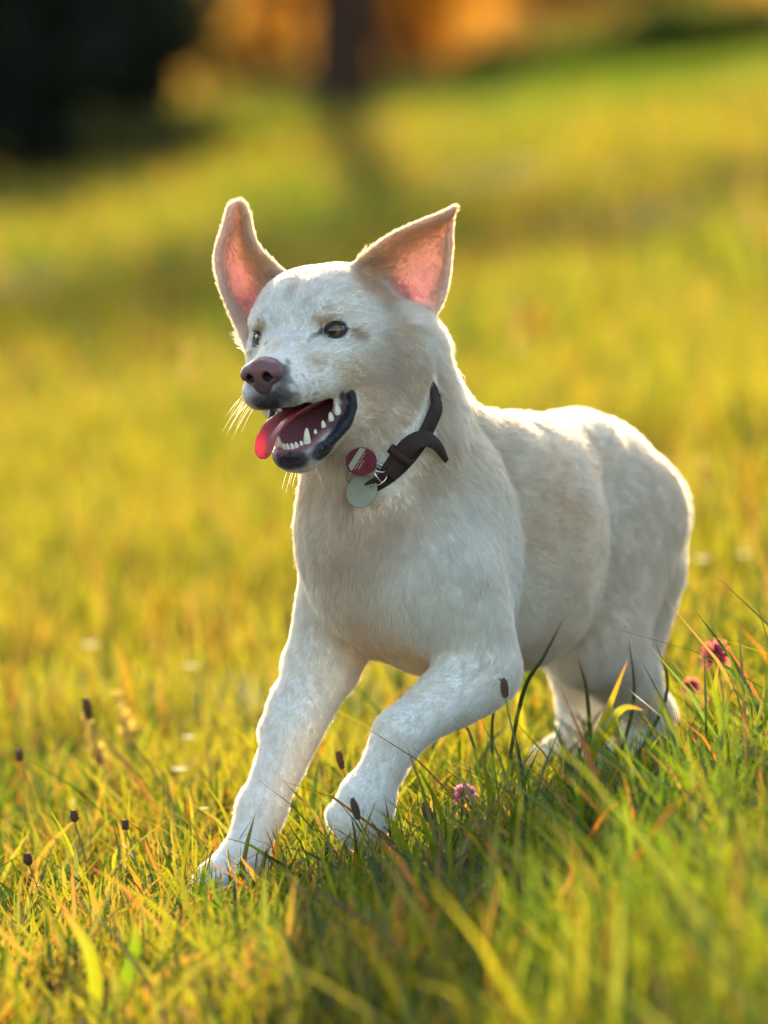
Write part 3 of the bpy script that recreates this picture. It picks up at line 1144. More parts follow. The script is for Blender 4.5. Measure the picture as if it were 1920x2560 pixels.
# ------------------------------------------------------------------ collar with tags (a thing of its own)
def collar_frame():
    A, B, D = march(1074, 1030), march(985, 1165), march(862, 1222)
    n = unit(np.cross(B - A, D - A))
    if n[2] < 0: n = -n
    c = P(950, 1075, -0.045)
    c = c - n * ((c - A) @ n)
    u = unit(np.array([1.0, 0, 0]) - n * n[0])
    return c, n, u, np.cross(n, u)


CC, CN, CU, CV = collar_frame()
collar = tag(link(bpy.data.objects.new('dog_collar', None)), 'dark brown leather collar with two round tags around the dog\'s neck', 'collar')
n = 96
ring = []
for i in range(n):
    a = 2 * math.pi * i / n
    d = CU * math.cos(a) + CV * math.sin(a)
    ring.append(d)
ts = np.arange(0.03, 0.16, 0.0015)
sd = DOG.sdf((CC + np.array(ring)[:, None, :] * ts[None, :, None]).reshape(-1, 3), DOG.near(CC, 0.16)).reshape(n, -1)
ring = np.where(sd.max(1) > 0, ts[np.argmax(sd > 0, axis=1)], 0.1)
for _ in range(6):
    ring = np.maximum(ring, (np.roll(ring, 1) + np.roll(ring, -1) + ring) / 3) * 0.5 + 0.5 * (np.roll(ring, 1) + np.roll(ring, -1) + ring) / 3
vs, fs = [], []
prof = [(-.0105, .0035), (-.0095, .0062), (.0095, .0062), (.0105, .0035), (.0095, .0010), (-.0095, .0010)]
for i in range(n):
    a = 2 * math.pi * i / n
    d = CU * math.cos(a) + CV * math.sin(a)
    q_ = CC + d * ring[i]
    pxq = 960 + FPX * q_[0] / (q_[1] + 9.0)
    sink = 0.024 * float(np.clip((895 - pxq) / 35.0, 0, 1) + np.clip((pxq - 1080) / 40.0, 0, 1))
    for w, o in prof:
        vs.append(CC + d * (ring[i] + o + 0.0025 - sink) + CN * w)
m_ = len(prof)
for i in range(n):
    for j in range(m_):
        fs.append((i * m_ + j, i * m_ + (j + 1) % m_, ((i + 1) % n) * m_ + (j + 1) % m_, ((i + 1) % n) * m_ + j))
LEATHER = simple_mat('collar_leather', (0.042, 0.022, 0.016), 0.68, bump=0.6, bscale=350, var=0.35, spec=0.2)
LEATHER_EDGE = simple_mat('leather_edge', (0.018, 0.012, 0.011), 0.5, var=0.3)
METAL = simple_mat('ring_metal', (0.72, 0.66, 0.55), 0.22, metal=1.0, var=0.1)
mesh_obj('strap', vs, fs, LEATHER, collar)


def on_collar(px, py, off=0.0045):
    p = march(px, py)
    return p + unit(CAM - p) * off


# loose strap end
pp = [on_collar(968, 1190, .010), on_collar(1005, 1135, .014), on_collar(1032, 1108, .020), on_collar(1062, 1097, .024), on_collar(1092, 1114, .022), on_collar(1116, 1152, .016)]
ww = [.0105, .0108, .0105, .0095, .0070, .0030]
path = catmull(pp, 40)
wid = np.interp(np.linspace(0, 5, 40), range(6), ww)
vs, fs = [], []
for i in range(40):
    t = unit(path[min(i + 1, 39)] - path[max(i - 1, 0)])
    vw = unit(CAM - path[i] + np.array([1.5, 0, 3.0]))
    s_ = unit(np.cross(t, vw))
    nr = np.cross(s_, t)
    for a, b in ((-1, .9), (-.9, 1.4), (.9, 1.4), (1, .9), (.9, -1.2), (-.9, -1.2)):
        vs.append(path[i] + s_ * a * wid[i] + nr * b * 0.0011)
for i in range(39):
    for j in range(6):
        fs.append((i * 6 + j, i * 6 + (j + 1) % 6, (i + 1) * 6 + (j + 1) % 6, (i + 1) * 6 + j))
fs += [tuple(range(6))[::-1], tuple(range(39 * 6, 240))]
mesh_obj('strap_end', vs, fs, LEATHER, collar)
# keeper loop
k0 = path[7]
kt = unit(path[9] - path[5])
ks = unit(np.cross(kt, CAM - k0))
kn = np.cross(ks, kt)
vs, fs = [], []
kw = 16
for i in range(kw):
    a = 2 * math.pi * i / kw
    ca, sa = math.cos(a), math.sin(a)
    ex = lambda v: math.copysign(abs(v) ** 0.5, v)
    for w in (-.0048, .0048):
        for rr in (1.0, 1.22):
            vs.append(k0 + ks * ex(ca) * .0128 * rr + kn * ex(sa) * .0048 * rr + kt * w)
for i in range(kw):
    a, b = i * 4, ((i + 1) % kw) * 4
    fs += [(a + 1, b + 1, b + 3, a + 3), (a, a + 2, b + 2, b), (a, b, b + 1, a + 1), (a + 2, a + 3, b + 3, b + 2)]
mesh_obj('keeper', vs, fs, LEATHER, collar)


def torus(name, c, n, R, r, parent, mat, sx=1.0):
    n = unit(n)
    u = unit(np.cross(n, [0.3, 0.2, 1]))
    v = np.cross(n, u)
    vs, fs = [], []
    A, B = 36, 8
    for i in range(A):
        a = 2 * math.pi * i / A
        d = u * math.cos(a) * sx + v * math.sin(a)
        dd = unit(d)
        for j in range(B):
            b = 2 * math.pi * j / B
            vs.append(c + d * R + dd * r * math.cos(b) + n * r * math.sin(b))
    for i in range(A):
        for j in range(B):
            fs.append((i * B + j, i * B + (j + 1) % B, ((i + 1) % A) * B + (j + 1) % B, ((i + 1) % A) * B + j))
    return mesh_obj(name, vs, fs, mat, parent)


def disc(name, c, n, up, rx, ry, th, mat, parent, hole=None):
    """coin with a bevelled rim; hole = (dx, dy, r) bored through it"""
    n = unit(n)
    x = unit(np.cross(up, n))
    y = np.cross(n, x)
    bm = bmesh.new()
    A = 48
    rings = []
    for rr, z in ((1.0, -th), (1.03, 0.0), (1.0, th), (0.955, th * 1.0)):
        rings.append([bm.verts.new(c + x * math.cos(2 * math.pi * i / A) * rx * rr + y * math.sin(2 * math.pi * i / A) * ry * rr + n * z) for i in range(A)])
    for k in range(3):
        for i in range(A):
            bm.faces.new((rings[k][i], rings[k][(i + 1) % A], rings[k + 1][(i + 1) % A], rings[k + 1][i]))
    bm.faces.new(rings[0][::-1])
    if hole:
        hx_, hy_, hr = hole
        hv = []
        for i in range(A):
            a = 2 * math.pi * i / A
            hv.append(bm.verts.new(c + x * (hx_ + math.cos(a) * hr) + y * (hy_ + math.sin(a) * hr) + n * th))
        hb = [bm.verts.new(v.co - Vector(n) * th * 1.6) for v in hv]
        for i in range(A):
            bm.faces.new((rings[3][i], rings[3][(i + 1) % A], hv[(i + 1) % A], hv[i]))
            bm.faces.new((hv[i], hv[(i + 1) % A], hb[(i + 1) % A], hb[i]))
    else:
        bm.faces.new(rings[3])
    me = bpy.data.meshes.new(name)
    bm.normal_update()
    bm.to_mesh(me)
    bm.free()
    me.materials.append(mat)
    o = link(bpy.data.objects.new(name, me), parent)
    return o, x, y, n


RED = simple_mat('red_enamel', (0.130, 0.006, 0.008), 0.5, var=0.15, bscale=600, spec=0.2)
GOLD = simple_mat('gold_print', (0.55, 0.36, 0.13), 0.35, metal=0.6, var=0.2)
PALE = simple_mat('pale_enamel', (0.27, 0.24, 0.14), 0.4, var=0.15, bscale=300)
SILV = simple_mat('tag_metal_baked_reflection', (0.25, 0.215, 0.13), 0.55, metal=0.1, var=0.35, bscale=70, bump=0.15)  # olive grey puts the mirrored grass into the base colour, barely metallic
tc_ = on_collar(903, 1154, 0.020)
tn = unit(CAM - tc_ + np.array([-1.5, 0, 1.2]))
rt, tx, ty, tn = disc('red_tag', tc_, tn, np.array([0, 0, 1.0]), .0172, .0155, .0009, RED, collar, hole=(.0075, -.0050, .0024))
rt['label'] = 'round red enamel tag with a pale stripe and gold lettering'
# diagonal pale stripe as a thin inlaid layer
dg = unit(tx * 0.52 + ty * 0.86)
dp = np.cross(dg, tn)
def inlay(name, c0, poly, mat, parent, h=0.0003):
    vs = [c0 + dg * a + dp * b + tn * 0.00095 for a, b in poly] + [c0 + dg * a + dp * b + tn * (0.00095 + h) for a, b in poly]
    k = len(poly)
    fs = [tuple(range(k, 2 * k))] + [(i, (i + 1) % k, k + (i + 1) % k, k + i) for i in range(k)]
    return mesh_obj(name, vs, fs, mat, parent, smooth=False)


def chord(b):
    return 0.0150 * math.sqrt(max(0.0, 1 - (b / 0.0152) ** 2))


b0, b1 = -.0095, -.0032
poly = [(-chord(b0), b0)] + [(-chord(b0 + (b1 - b0) * t / 6), b0 + (b1 - b0) * t / 6) for t in range(1, 7)]
poly += [(chord(b1 + (b0 - b1) * t / 6), b1 + (b0 - b1) * t / 6) for t in range(0, 7)]
inlay('stripe', tc_, poly, PALE, rt)
for row, (bb, a0, a1, hh, st) in enumerate([(-.0012, -.011, .011, .0012, .00165), (.0022, -.0085, .0030, .0017, .0020)]):
    bm_vs, bm_fs = [], []
    a_ = a0
    while a_ < a1:
        w = st * (0.35 + 0.3 * RNG.random())
        for q in ((a_, bb - hh / 2), (a_ + w * .35, bb - hh / 2), (a_ + w * .35, bb + hh / 2), (a_, bb + hh / 2)):
            bm_vs.append(tc_ + dg * q[0] + dp * q[1] + tn * 0.00125)
        for q in ((a_, bb + hh * (.5 if RNG.random() > .5 else -.35)), (a_ + w, bb + hh * .5 - hh * RNG.random() * .6)):
            pass
        z0 = len(bm_vs) - 4
        bm_fs.append((z0, z0 + 1, z0 + 2, z0 + 3))
        yb = bb + hh * random.choice((-.4, 0, .4))
        for q in ((a_, yb - .0002), (a_ + w, yb - .0002), (a_ + w, yb + .0002), (a_, yb + .0002)):
            bm_vs.append(tc_ + dg * q[0] + dp * q[1] + tn * 0.0013)
        bm_fs.append((z0 + 4, z0 + 5, z0 + 6, z0 + 7))
        a_ += st
    mesh_obj('lettering', bm_vs, bm_fs, GOLD, rt, smooth=False)
sc_ = on_collar(905, 1228, 0.017)
sn_ = unit(CAM - sc_ + np.array([-2.0, 0, 2.6]))
st_, sx_, sy_, sn_ = disc('silver_tag', sc_, sn_, np.array([0.25, 0, 1.0]), .0170, .0192, .0008, SILV, collar, hole=(.0100, .0062, .0026))
st_['label'] = 'plain round silver tag'
for (px, py, o, nv, R) in [(948, 1170, .012, (0.3, -0.5, 0.9), .0078), (946, 1186, .013, (0.9, -0.35, 0.5), .0085), (950, 1196, .011, (-0.6, -0.6, 0.7), .0090)]:
    torus('split_ring', on_collar(px, py, o), np.array(nv), R, .0009, collar, METAL)

# ------------------------------------------------------------------ the coat
def coat_material():
    m, nt, out = new_mat('dog_coat')
    a = N(nt, 'ShaderNodeAttribute', attribute_name='col')
    df = N(nt, 'ShaderNodeBsdfDiffuse')
    tr = N(nt, 'ShaderNodeBsdfTranslucent')
    nt.links.new(a.outputs['Color'], df.inputs['Color'])
    nt.links.new(a.outputs['Color'], tr.inputs['Color'])
    ms = N(nt, 'ShaderNodeMixShader')
    ms.inputs[0].default_value = 0.35
    nt.links.new(df.outputs[0], ms.inputs[1])
    nt.links.new(tr.outputs[0], ms.inputs[2])
    hb = N(nt, 'ShaderNodeBsdfHair', component='Transmission')
    nt.links.new(a.outputs['Color'], hb.inputs['Color'])
    hb.inputs['RoughnessU'].default_value = 0.35
    hb.inputs['RoughnessV'].default_value = 0.6
    m2 = N(nt, 'ShaderNodeMixShader')
    m2.inputs[0].default_value = 0.30
    nt.links.new(ms.outputs[0], m2.inputs[1])
    nt.links.new(hb.outputs[0], m2.inputs[2])
    nt.links.new(m2.outputs[0], out.inputs[0])
    return m


def hair_object(name, pts, rad, cols, mat, parent):
    """pts: n x k x 3, rad: n x k"""
    n, k = pts.shape[:2]
    cu = bpy.data.hair_curves.new(name)
    cu.add_curves([k] * n)
    cu.position_data.foreach_set('vector', pts.astype(np.float32).ravel())
    at = cu.attributes.get('radius') or cu.attributes.new('radius', 'FLOAT', 'POINT')
    at.data.foreach_set('value', rad.astype(np.float32).ravel())
    ac = cu.attributes.new('col', 'FLOAT_COLOR', 'CURVE')
    c4 = np.ones((n, 4), np.float32)
    c4[:, :3] = cols
    ac.data.foreach_set('color', c4.ravel())
    cu.materials.append(mat)
    return link(bpy.data.objects.new(name, cu), parent)


# no coat under the collar
cd = V - CC
cz = np.abs(cd @ CN)
cr_ = np.linalg.norm(cd - (cd @ CN)[:, None] * CN, axis=1)
vpx = 960 + FPX * V[:, 0] / (V[:, 1] + 9.0)
FL *= np.where((cr_ < 0.15) & (vpx > 885) & (vpx < 1088), sstep(0.009, 0.018, cz) * 0.85 + 0.15 * (cz > 0.013), 1.0)

FL = np.where((cr_ < 0.15) & (vpx > 885) & (vpx < 1088) & (cz < 0.032), np.minimum(FL, np.maximum(cz - 0.011, 0) * 0.9 + 0.0012), FL)
FURN = 410000
A_ = V[Q[:, 0]]
ar = 0.5 * np.linalg.norm(np.cross(V[Q[:, 2]] - A_, V[Q[:, 3]] - V[Q[:, 1]]), axis=1)
# short-haired regions carry more, finer strands
dens = ar * (1.0 + 1.2 * inhead[Q[:, 0]] + 1.0 * EARM[Q[:, 0]]) * (FL[Q[:, 0]] > 0.0008)
facing = (NRM[Q[:, 0]] * (CAM - A_)).sum(1) / 9.0
dens *= np.where(facing < -0.35, 0.35, 1.0)
fi = RNG.choice(len(Q), FURN, p=dens / dens.sum())
uv = RNG.random((FURN, 2))
w4 = np.stack([(1 - uv[:, 0]) * (1 - uv[:, 1]), uv[:, 0] * (1 - uv[:, 1]), uv[:, 0] * uv[:, 1], (1 - uv[:, 0]) * uv[:, 1]], 1)
q = Q[fi]
root = (V[q] * w4[:, :, None]).sum(1)
nr = (NRM[q] * w4[:, :, None]).sum(1)
nr /= np.linalg.norm(nr, axis=1, keepdims=True)
fw = (FLOW[q] * w4[:, :, None]).sum(1)
fw -= nr * (fw * nr).sum(1, keepdims=True)
fw /= np.maximum(np.linalg.norm(fw, axis=1, keepdims=True), 1e-6)
ln = (FL[q] * w4).sum(1)
cl = (C[q] * w4[:, :, None]).sum(1)
inh = (inhead[q] * w4).sum(1)
erm = (EARM[q] * w4).sum(1)
side = np.cross(nr, fw)
# swirl, tufting and length variation
sw = (fbm(root, 22, 5.5) - 0.5) * 0.9 + (fbm(root, 70, 2.2) - 0.5) * 0.8
fw = fw * np.cos(sw)[:, None] + side * np.sin(sw)[:, None] + RNG.normal(0, 0.13, root.shape)
fw -= nr * (fw * nr).sum(1, keepdims=True)
fw /= np.maximum(np.linalg.norm(fw, axis=1, keepdims=True), 1e-6)
tuft = fbm(root, 55, 4.4)
ln = ln * (0.75 + 0.45 * tuft) * (0.65 + 0.5 * RNG.random(FURN))
lift = 0.20 + 0.22 * fbm(root, 45, 8.8) + 0.10 * RNG.random(FURN) + 0.08 * erm
tt = np.array([0.0, 0.33, 0.67, 1.0])
pts = root[:, None, :] - nr[:, None, :] * 0.0006 + ln[:, None, None] * (
    fw[:, None, :] * (tt ** 1.15)[None, :, None] + nr[:, None, :] * (np.sin(tt * 1.5)[None, :, None] * lift[:, None, None] * 1.15))
# locks: tips drawn together along the ridges of a noise field
for sc_n, am in ((60.0, 0.12), (130.0, 0.15)):
    gq_ = np.stack([vnoise(root + np.eye(3)[k] * 0.0012, sc_n, 6.1) - vnoise(root - np.eye(3)[k] * 0.0012, sc_n, 6.1) for k in range(3)], 1)
    gq_ -= nr * (gq_ * nr).sum(1, keepdims=True)
    gq_ /= np.maximum(np.linalg.norm(gq_, axis=1, keepdims=True), 0.02)
    pts += gq_[:, None, :] * (ln * am)[:, None, None] * (tt ** 1.6)[None, :, None]
pts[:, 2:] += RNG.normal(0, 0.0006, (FURN, 2, 3)) * (ln / 0.012)[:, None, None]
rb = 0.00019 * (0.8 + 0.4 * RNG.random(FURN)) * np.clip(0.65 + ln / 0.03, 0.7, 1.15)
rad = rb[:, None] * np.array([1.0, 0.9, 0.65, 0.18])[None]
st_n = sstep(0.5, 0.8, fbm(root * np.array([1, 1, 1]), 130, 3.0))[:, None] * 0.08 * (1 - erm)[:, None]
lum = cl.mean(1, keepdims=True) > 0.4
cl = np.where(lum, cl * (1 - st_n) + tan * st_n, cl)
cl = np.clip(cl * (0.86 + 0.22 * RNG.random((FURN, 1))), 0, 0.93)
hair_object('fur', pts, rad, cl, coat_material(), body)

# whiskers and brow hairs
wp, wr, wc = [], [], []
for s in (-1, 1):
    for i in range(16 if s < 0 else 0):
        x, z = 0.045 + 0.035 * random.random(), -0.040 - 0.020 * random.random()
        y = s * (0.028 + 0.003 * random.random())
        b_ = H(x, y, z)
        d_ = HR @ unit([0.15 + 0.6 * random.random(), s * (0.8 + 0.3 * random.random()), -0.5 - 0.6 * random.random()])
        L = (0.022 + 0.022 * random.random())
        for_ = [b_ + d_ * L * t + np.array([0, 0, -1]) * L * 0.35 * t * t for t in (0, .35, .7, 1)]
        wp.append(for_)
        wr.append([.00020, .00016, .00011, .00003] if s < 0 else [.00014, .00011, .00008, .00003])
        wc.append((0.85, 0.78, 0.62))
    for i in range(5):
        b_ = H(0.01 + 0.03 * random.random(), s * 0.012, -0.132)
        d_ = HR @ unit([0.3, s * 0.4, -0.9])
        L = 0.02 + 0.012 * random.random()
        wp.append([b_ + d_ * L * t + np.array([0.1, 0, -0.3]) * L * 0.3 * t * t for t in (0, .35, .7, 1)])
        wr.append([.0002, .00017, .00012, .00004])
        wc.append((0.85, 0.78, 0.62))
hair_object('whiskers', np.array(wp), np.array(wr), np.array(wc), coat_material(), body)
tag(dogroot, 'cream white dog running through the grass with mouth open and ears flying', 'dog')

# ------------------------------------------------------------------ the meadow
def ground_at(px, py):
    """where the ray through a pixel meets the ground"""
    ys = np.concatenate([np.arange(-4, 4, 0.02), np.arange(4, 120, 0.2)])
    pts = np.array([P(px, py, y) for y in ys])
    below = pts[:, 2] < ground_z(pts[:, 0], pts[:, 1])
    i = int(np.argmax(below)) if below.any() else len(ys) - 1
    return pts[i]


gx = np.concatenate([-np.geomspace(700, 4, 24), np.linspace(-3.9, 3.9, 60), np.geomspace(4, 700, 24)])
gy = np.concatenate([-np.geomspace(300, 4, 16), np.linspace(-3.9, 10, 90), np.geomspace(10.3, 1500, 60)])
GX, GY = np.meshgrid(gx, gy, indexing='ij')
GZ = ground_z(GX, GY)
gv = np.stack([GX, GY, GZ], -1).reshape(-1, 3)
ni, nj = len(gx), len(gy)
ii, jj = np.meshgrid(np.arange(ni - 1), np.arange(nj - 1), indexing='ij')
gq = np.stack([ii * nj + jj, (ii + 1) * nj + jj, (ii + 1) * nj + jj + 1, ii * nj + jj + 1], -1).reshape(-1, 4)


def ground_material():
    m, nt, out = new_mat('meadow_soil')
    tc = N(nt, 'ShaderNodeTexCoord')
    nz = N(nt, 'ShaderNodeTexNoise')
    nz.inputs['Scale'].default_value = 0.55
    nz.inputs['Detail'].default_value = 5
    nt.links.new(tc.outputs['Object'], nz.inputs['Vector'])
    r = N(nt, 'ShaderNodeValToRGB')
    els = r.color_ramp.elements
    els[0].position, els[0].color = 0.35, (0.018, 0.020, 0.005, 1)
    els[1].position, els[1].color = 0.68, (0.042, 0.030, 0.011, 1)
    nt.links.new(nz.outputs['Fac'], r.inputs[0])
    n2_ = N(nt, 'ShaderNodeTexNoise')
    n2_.inputs['Scale'].default_value = 40
    n2_.inputs['Detail'].default_value = 6
    nt.links.new(tc.outputs['Object'], n2_.inputs['Vector'])
    mx = N(nt, 'ShaderNodeMixRGB', blend_type='MULTIPLY')
    mx.inputs[0].default_value = 0.7
    nt.links.new(r.outputs[0], mx.inputs[1])
    nt.links.new(n2_.outputs['Fac'], mx.inputs[2])
    b = N(nt, 'ShaderNodeBsdfPrincipled')
    b.inputs['Roughness'].default_value = 0.95
    b.inputs['Specular IOR Level'].default_value = 0.1
    nt.links.new(mx.outputs[0], b.inputs['Base Color'])
    bp = N(nt, 'ShaderNodeBump')
    bp.inputs['Strength'].default_value = 0.8
    bp.inputs['Distance'].default_value = 0.03
    nt.links.new(n2_.outputs['Fac'], bp.inputs['Height'])
    nt.links.new(bp.outputs[0], b.inputs['Normal'])
    nt.links.new(b.outputs[0], out.inputs[0])
    return m


gme = mesh_np('ground', gv, gq.ravel(), np.full(len(gq), 4))
gme.materials.append(ground_material())
tag(link(bpy.data.objects.new('ground', gme)), kind='structure')


def leaf_material(name, trans=0.5, gloss=0.06, rough=0.35, sat=1.0):
    """thin leaf: reflected and transmitted light, colour from the 'col' attribute"""
    m, nt, out = new_mat(name)
    a = N(nt, 'ShaderNodeAttribute', attribute_name='col')
    df = N(nt, 'ShaderNodeBsdfDiffuse')
    tr = N(nt, 'ShaderNodeBsdfTranslucent')
    nt.links.new(a.outputs['Color'], df.inputs['Color'])
    hs = N(nt, 'ShaderNodeMixRGB', blend_type='MULTIPLY')
    hs.inputs[0].default_value = 1.0
    hs.inputs[2].default_value = (2.0, 1.95, 0.9, 1)
    nt.links.new(a.outputs['Color'], hs.inputs[1])
    nt.links.new(hs.outputs[0], tr.inputs['Color'])
    ms = N(nt, 'ShaderNodeMixShader')
    ms.inputs[0].default_value = trans
    nt.links.new(df.outputs[0], ms.inputs[1])
    nt.links.new(tr.outputs[0], ms.inputs[2])
    gl = N(nt, 'ShaderNodeBsdfGlossy')
    gl.inputs['Roughness'].default_value = rough
    m2 = N(nt, 'ShaderNodeMixShader')
    m2.inputs[0].default_value = gloss
    nt.links.new(ms.outputs[0], m2.inputs[1])
    nt.links.new(gl.outputs[0], m2.inputs[2])
    nt.links.new(m2.outputs[0], out.inputs[0])
    return m


LEAF = leaf_material('grass_leaf', 0.58, 0.03, 0.3)
G_GREEN = np.array([0.050, 0.082, 0.006])
G_YELL = np.array([0.122, 0.108, 0.009])
G_DARK = np.array([0.016, 0.034, 0.004])
G_DRY = np.array([0.18, 0.105, 0.026])
G_RUST = np.array([0.21, 0.070, 0.012])


def blade_mesh(bx, by, hgt, wid, lean, az, face, cols, curl):
    """arrays of blades -> 7 vertices, 3 faces each"""
    n = len(bx)
    bz = ground_z(bx, by) - 0.004
    t = np.array([0.0, 0.38, 0.72, 1.0])
    up = hgt[:, None] * (t[None] * (1 - 0.32 * curl[:, None] * t[None] ** 2))
    out_ = hgt[:, None] * lean[:, None] * (t[None] ** 1.7)
    cx = bx[:, None] + out_ * np.cos(az)[:, None]
    cy = by[:, None] + out_ * np.sin(az)[:, None]
    cz = bz[:, None] + up
    ww = wid[:, None] * np.array([0.7, 1.0, 0.72, 0.0])[None] * 0.5
    dx, dy = np.cos(face), np.sin(face)
    vs = np.empty((n, 7, 3), np.float32)
    for k in range(3):
        for s, o in ((-1, 0), (1, 1)):
            vs[:, k * 2 + o, 0] = cx[:, k] + s * ww[:, k] * dx
            vs[:, k * 2 + o, 1] = cy[:, k] + s * ww[:, k] * dy
            vs[:, k * 2 + o, 2] = cz[:, k]
    vs[:, 6] = np.stack([cx[:, 3], cy[:, 3], cz[:, 3]], -1)
    b = (np.arange(n) * 7)[:, None]
    f = np.concatenate([b + np.array([[0, 1, 3, 2]]), b + np.array([[2, 3, 5, 4]]), b + np.array([[4, 5, 6]])], 1)
    lc = np.tile(np.array([4, 4, 3]), n)
    return vs.reshape(-1, 3), f.ravel(), lc, np.repeat(cols, 7, axis=0)


_pl, _pr, _gl = ground_at(1110, 215), ground_at(1880, 112), ground_at(1000, 335)
def field_edge(x):
    """where the bleached field begins, a line rising to the right"""
    return np.minimum(_pl[1] + (_pr[1] - _pl[1]) * (x - _pl[0]) / (_pr[0] - _pl[0]), 40.0)


def far_tone(x, y):
    """0 yellow-dry .. 1 fresh green, by place"""
    p = np.stack([x * 1.3, y * 0.26, 0 * x], -1)
    return fbm(p, 1.0, 3.3)


def grass_field(name, x0, x1, y0, y1, dens, h0, h1, w0, w1, label, near=False, leanm=0.25, leans=0.30):
    n = int((x1 - x0) * (y1 - y0) * dens)
    bx = RNG.uniform(x0, x1, n)
    by = RNG.uniform(y0, y1, n)
    # gather in clumps
    p = np.stack([bx, by, 0 * bx], -1)
    cl = fbm(p, 7.0 if near else 2.2, 1.1)
    keep = RNG.random(n) < sstep(0.28, 0.62, cl) * 0.92 + 0.08
    bx, by, cl = bx[keep], by[keep], cl[keep]
    n = len(bx)
    p = p[keep]
    tall = fbm(p, 1.9, 6.6)
    hgt = (h0 + (h1 - h0) * RNG.random(n) ** 1.6) * (0.6 + 0.8 * tall)
    if near:
        hgt *= 0.80 + 0.55 * sstep(-0.1, 0.4, bx) * sstep(0.0, -0.25, by)
        hgt *= 1 - 0.42 * np.exp(-((bx - 0.26) / 0.20) ** 2 - ((by - 0.12) / 0.42) ** 4)
        hgt *= 1 - 0.12 * np.exp(-((bx + 0.15) / 0.25) ** 2 - ((by + 0.1) / 0.3) ** 2)
    wid = w0 + (w1 - w0) * RNG.random(n) ** 1.8
    lean = np.abs(RNG.normal(leanm, leans, n))
    az = RNG.uniform(0, 2 * math.pi, n) + 0.0
    face = RNG.uniform(-0.9, 0.9, n)
    curl = RNG.random(n)
    g = far_tone(bx, by)
    gr = (0.15 + 0.55 * sstep(-0.3, 0.3, bx) if near else 0.0)
    mixv = np.clip((g - (0.46 if near else 0.51)) / 0.20 + gr + RNG.normal(0, 0.25, n), 0, 1)[:, None]
    c = G_YELL * (1 - mixv) + G_GREEN * mixv
    dk = (RNG.random(n) < (0.34 if near else 0.22))[:, None]
    c = np.where(dk, G_DARK, c)
    fr = sstep(0.5, 0.8, fbm(p, 2.6, 9.9))
    dry = (RNG.random(n) < (0.03 + 0.08 * fr + 0.14 * sstep(0.2, -0.4, bx) if near else 0.07 + 0.22 * fr))[:, None]
    c = np.where(dry, G_DRY * RNG.uniform(0.7, 1.15, (n, 1)), c)
    rust = (RNG.random(n) < 0.02 + 0.03 * fr)[:, None]
    c = np.where(rust, G_RUST, c)
    # zones far off: mown green strip before the trees, bleached field behind them
    z1 = sstep(_gl[1] - 2.0, _gl[1] + 1.0, by + 1.2 * bx) * sstep(1.0, -1.0, by - field_edge(bx))
    c = c * (1 - 0.8 * z1[:, None]) + np.array([0.050, 0.074, 0.004]) * 0.8 * z1[:, None]
    z2 = sstep(0.0, 2.0, by - field_edge(bx))
    c = c * (1 - 0.85 * z2[:, None]) + np.array([0.17, 0.085, 0.026]) * 0.85 * z2[:, None]
    if not near:
        c = c * 0.95
    hgt = hgt * (1 - 0.35 * z1)
    c = c * RNG.uniform(0.75, 1.2, (n, 1))
    v, f, lc, cc = blade_mesh(bx, by, hgt, wid, lean, az, face, c, curl)
    me = mesh_np(name, v, f, lc)
    set_col(me, 'col', cc)
    me.materials.append(LEAF)
    o = link(bpy.data.objects.new(name, me))
    tag(o, label, 'grass', kind='stuff')
    return o


grass_field('grass', -1.25, 1.25, -2.6, 1.6, 11500, 0.035, 0.16, 0.0014, 0.0042, 'sunlit green and yellow meadow grass around the dog', near=True, leanm=0.35, leans=0.45)
grass_field('grass', -1.25, 1.25, -2.6, 1.6, 1100, 0.07, 0.21, 0.0045, 0.0085, 'scattered broad bright grass blades around the dog', near=True, leanm=0.5, leans=0.5)
grass_field('grass', -0.9, 0.9, -2.6, -0.65, 260, 0.09, 0.19, 0.006, 0.010, 'broad out of focus grass blades along the bottom of the picture', near=True, leanm=0.5, leans=0.5)
grass_field('grass', -1.9, 1.9, 1.6, 8.0, 4200, 0.06, 0.19, 0.003, 0.006, 'blurred golden green meadow grass just behind the dog')
grass_field('grass', -4.2, 4.2, 8.0, 36.0, 520, 0.07, 0.19, 0.008, 0.014, 'blurred golden meadow stretching back to the trees')
grass_field('grass', -9.0, 9.0, 36.0, 95.0, 75, 0.12, 0.28, 0.022, 0.04, 'blurred bleached brown field behind the trees')

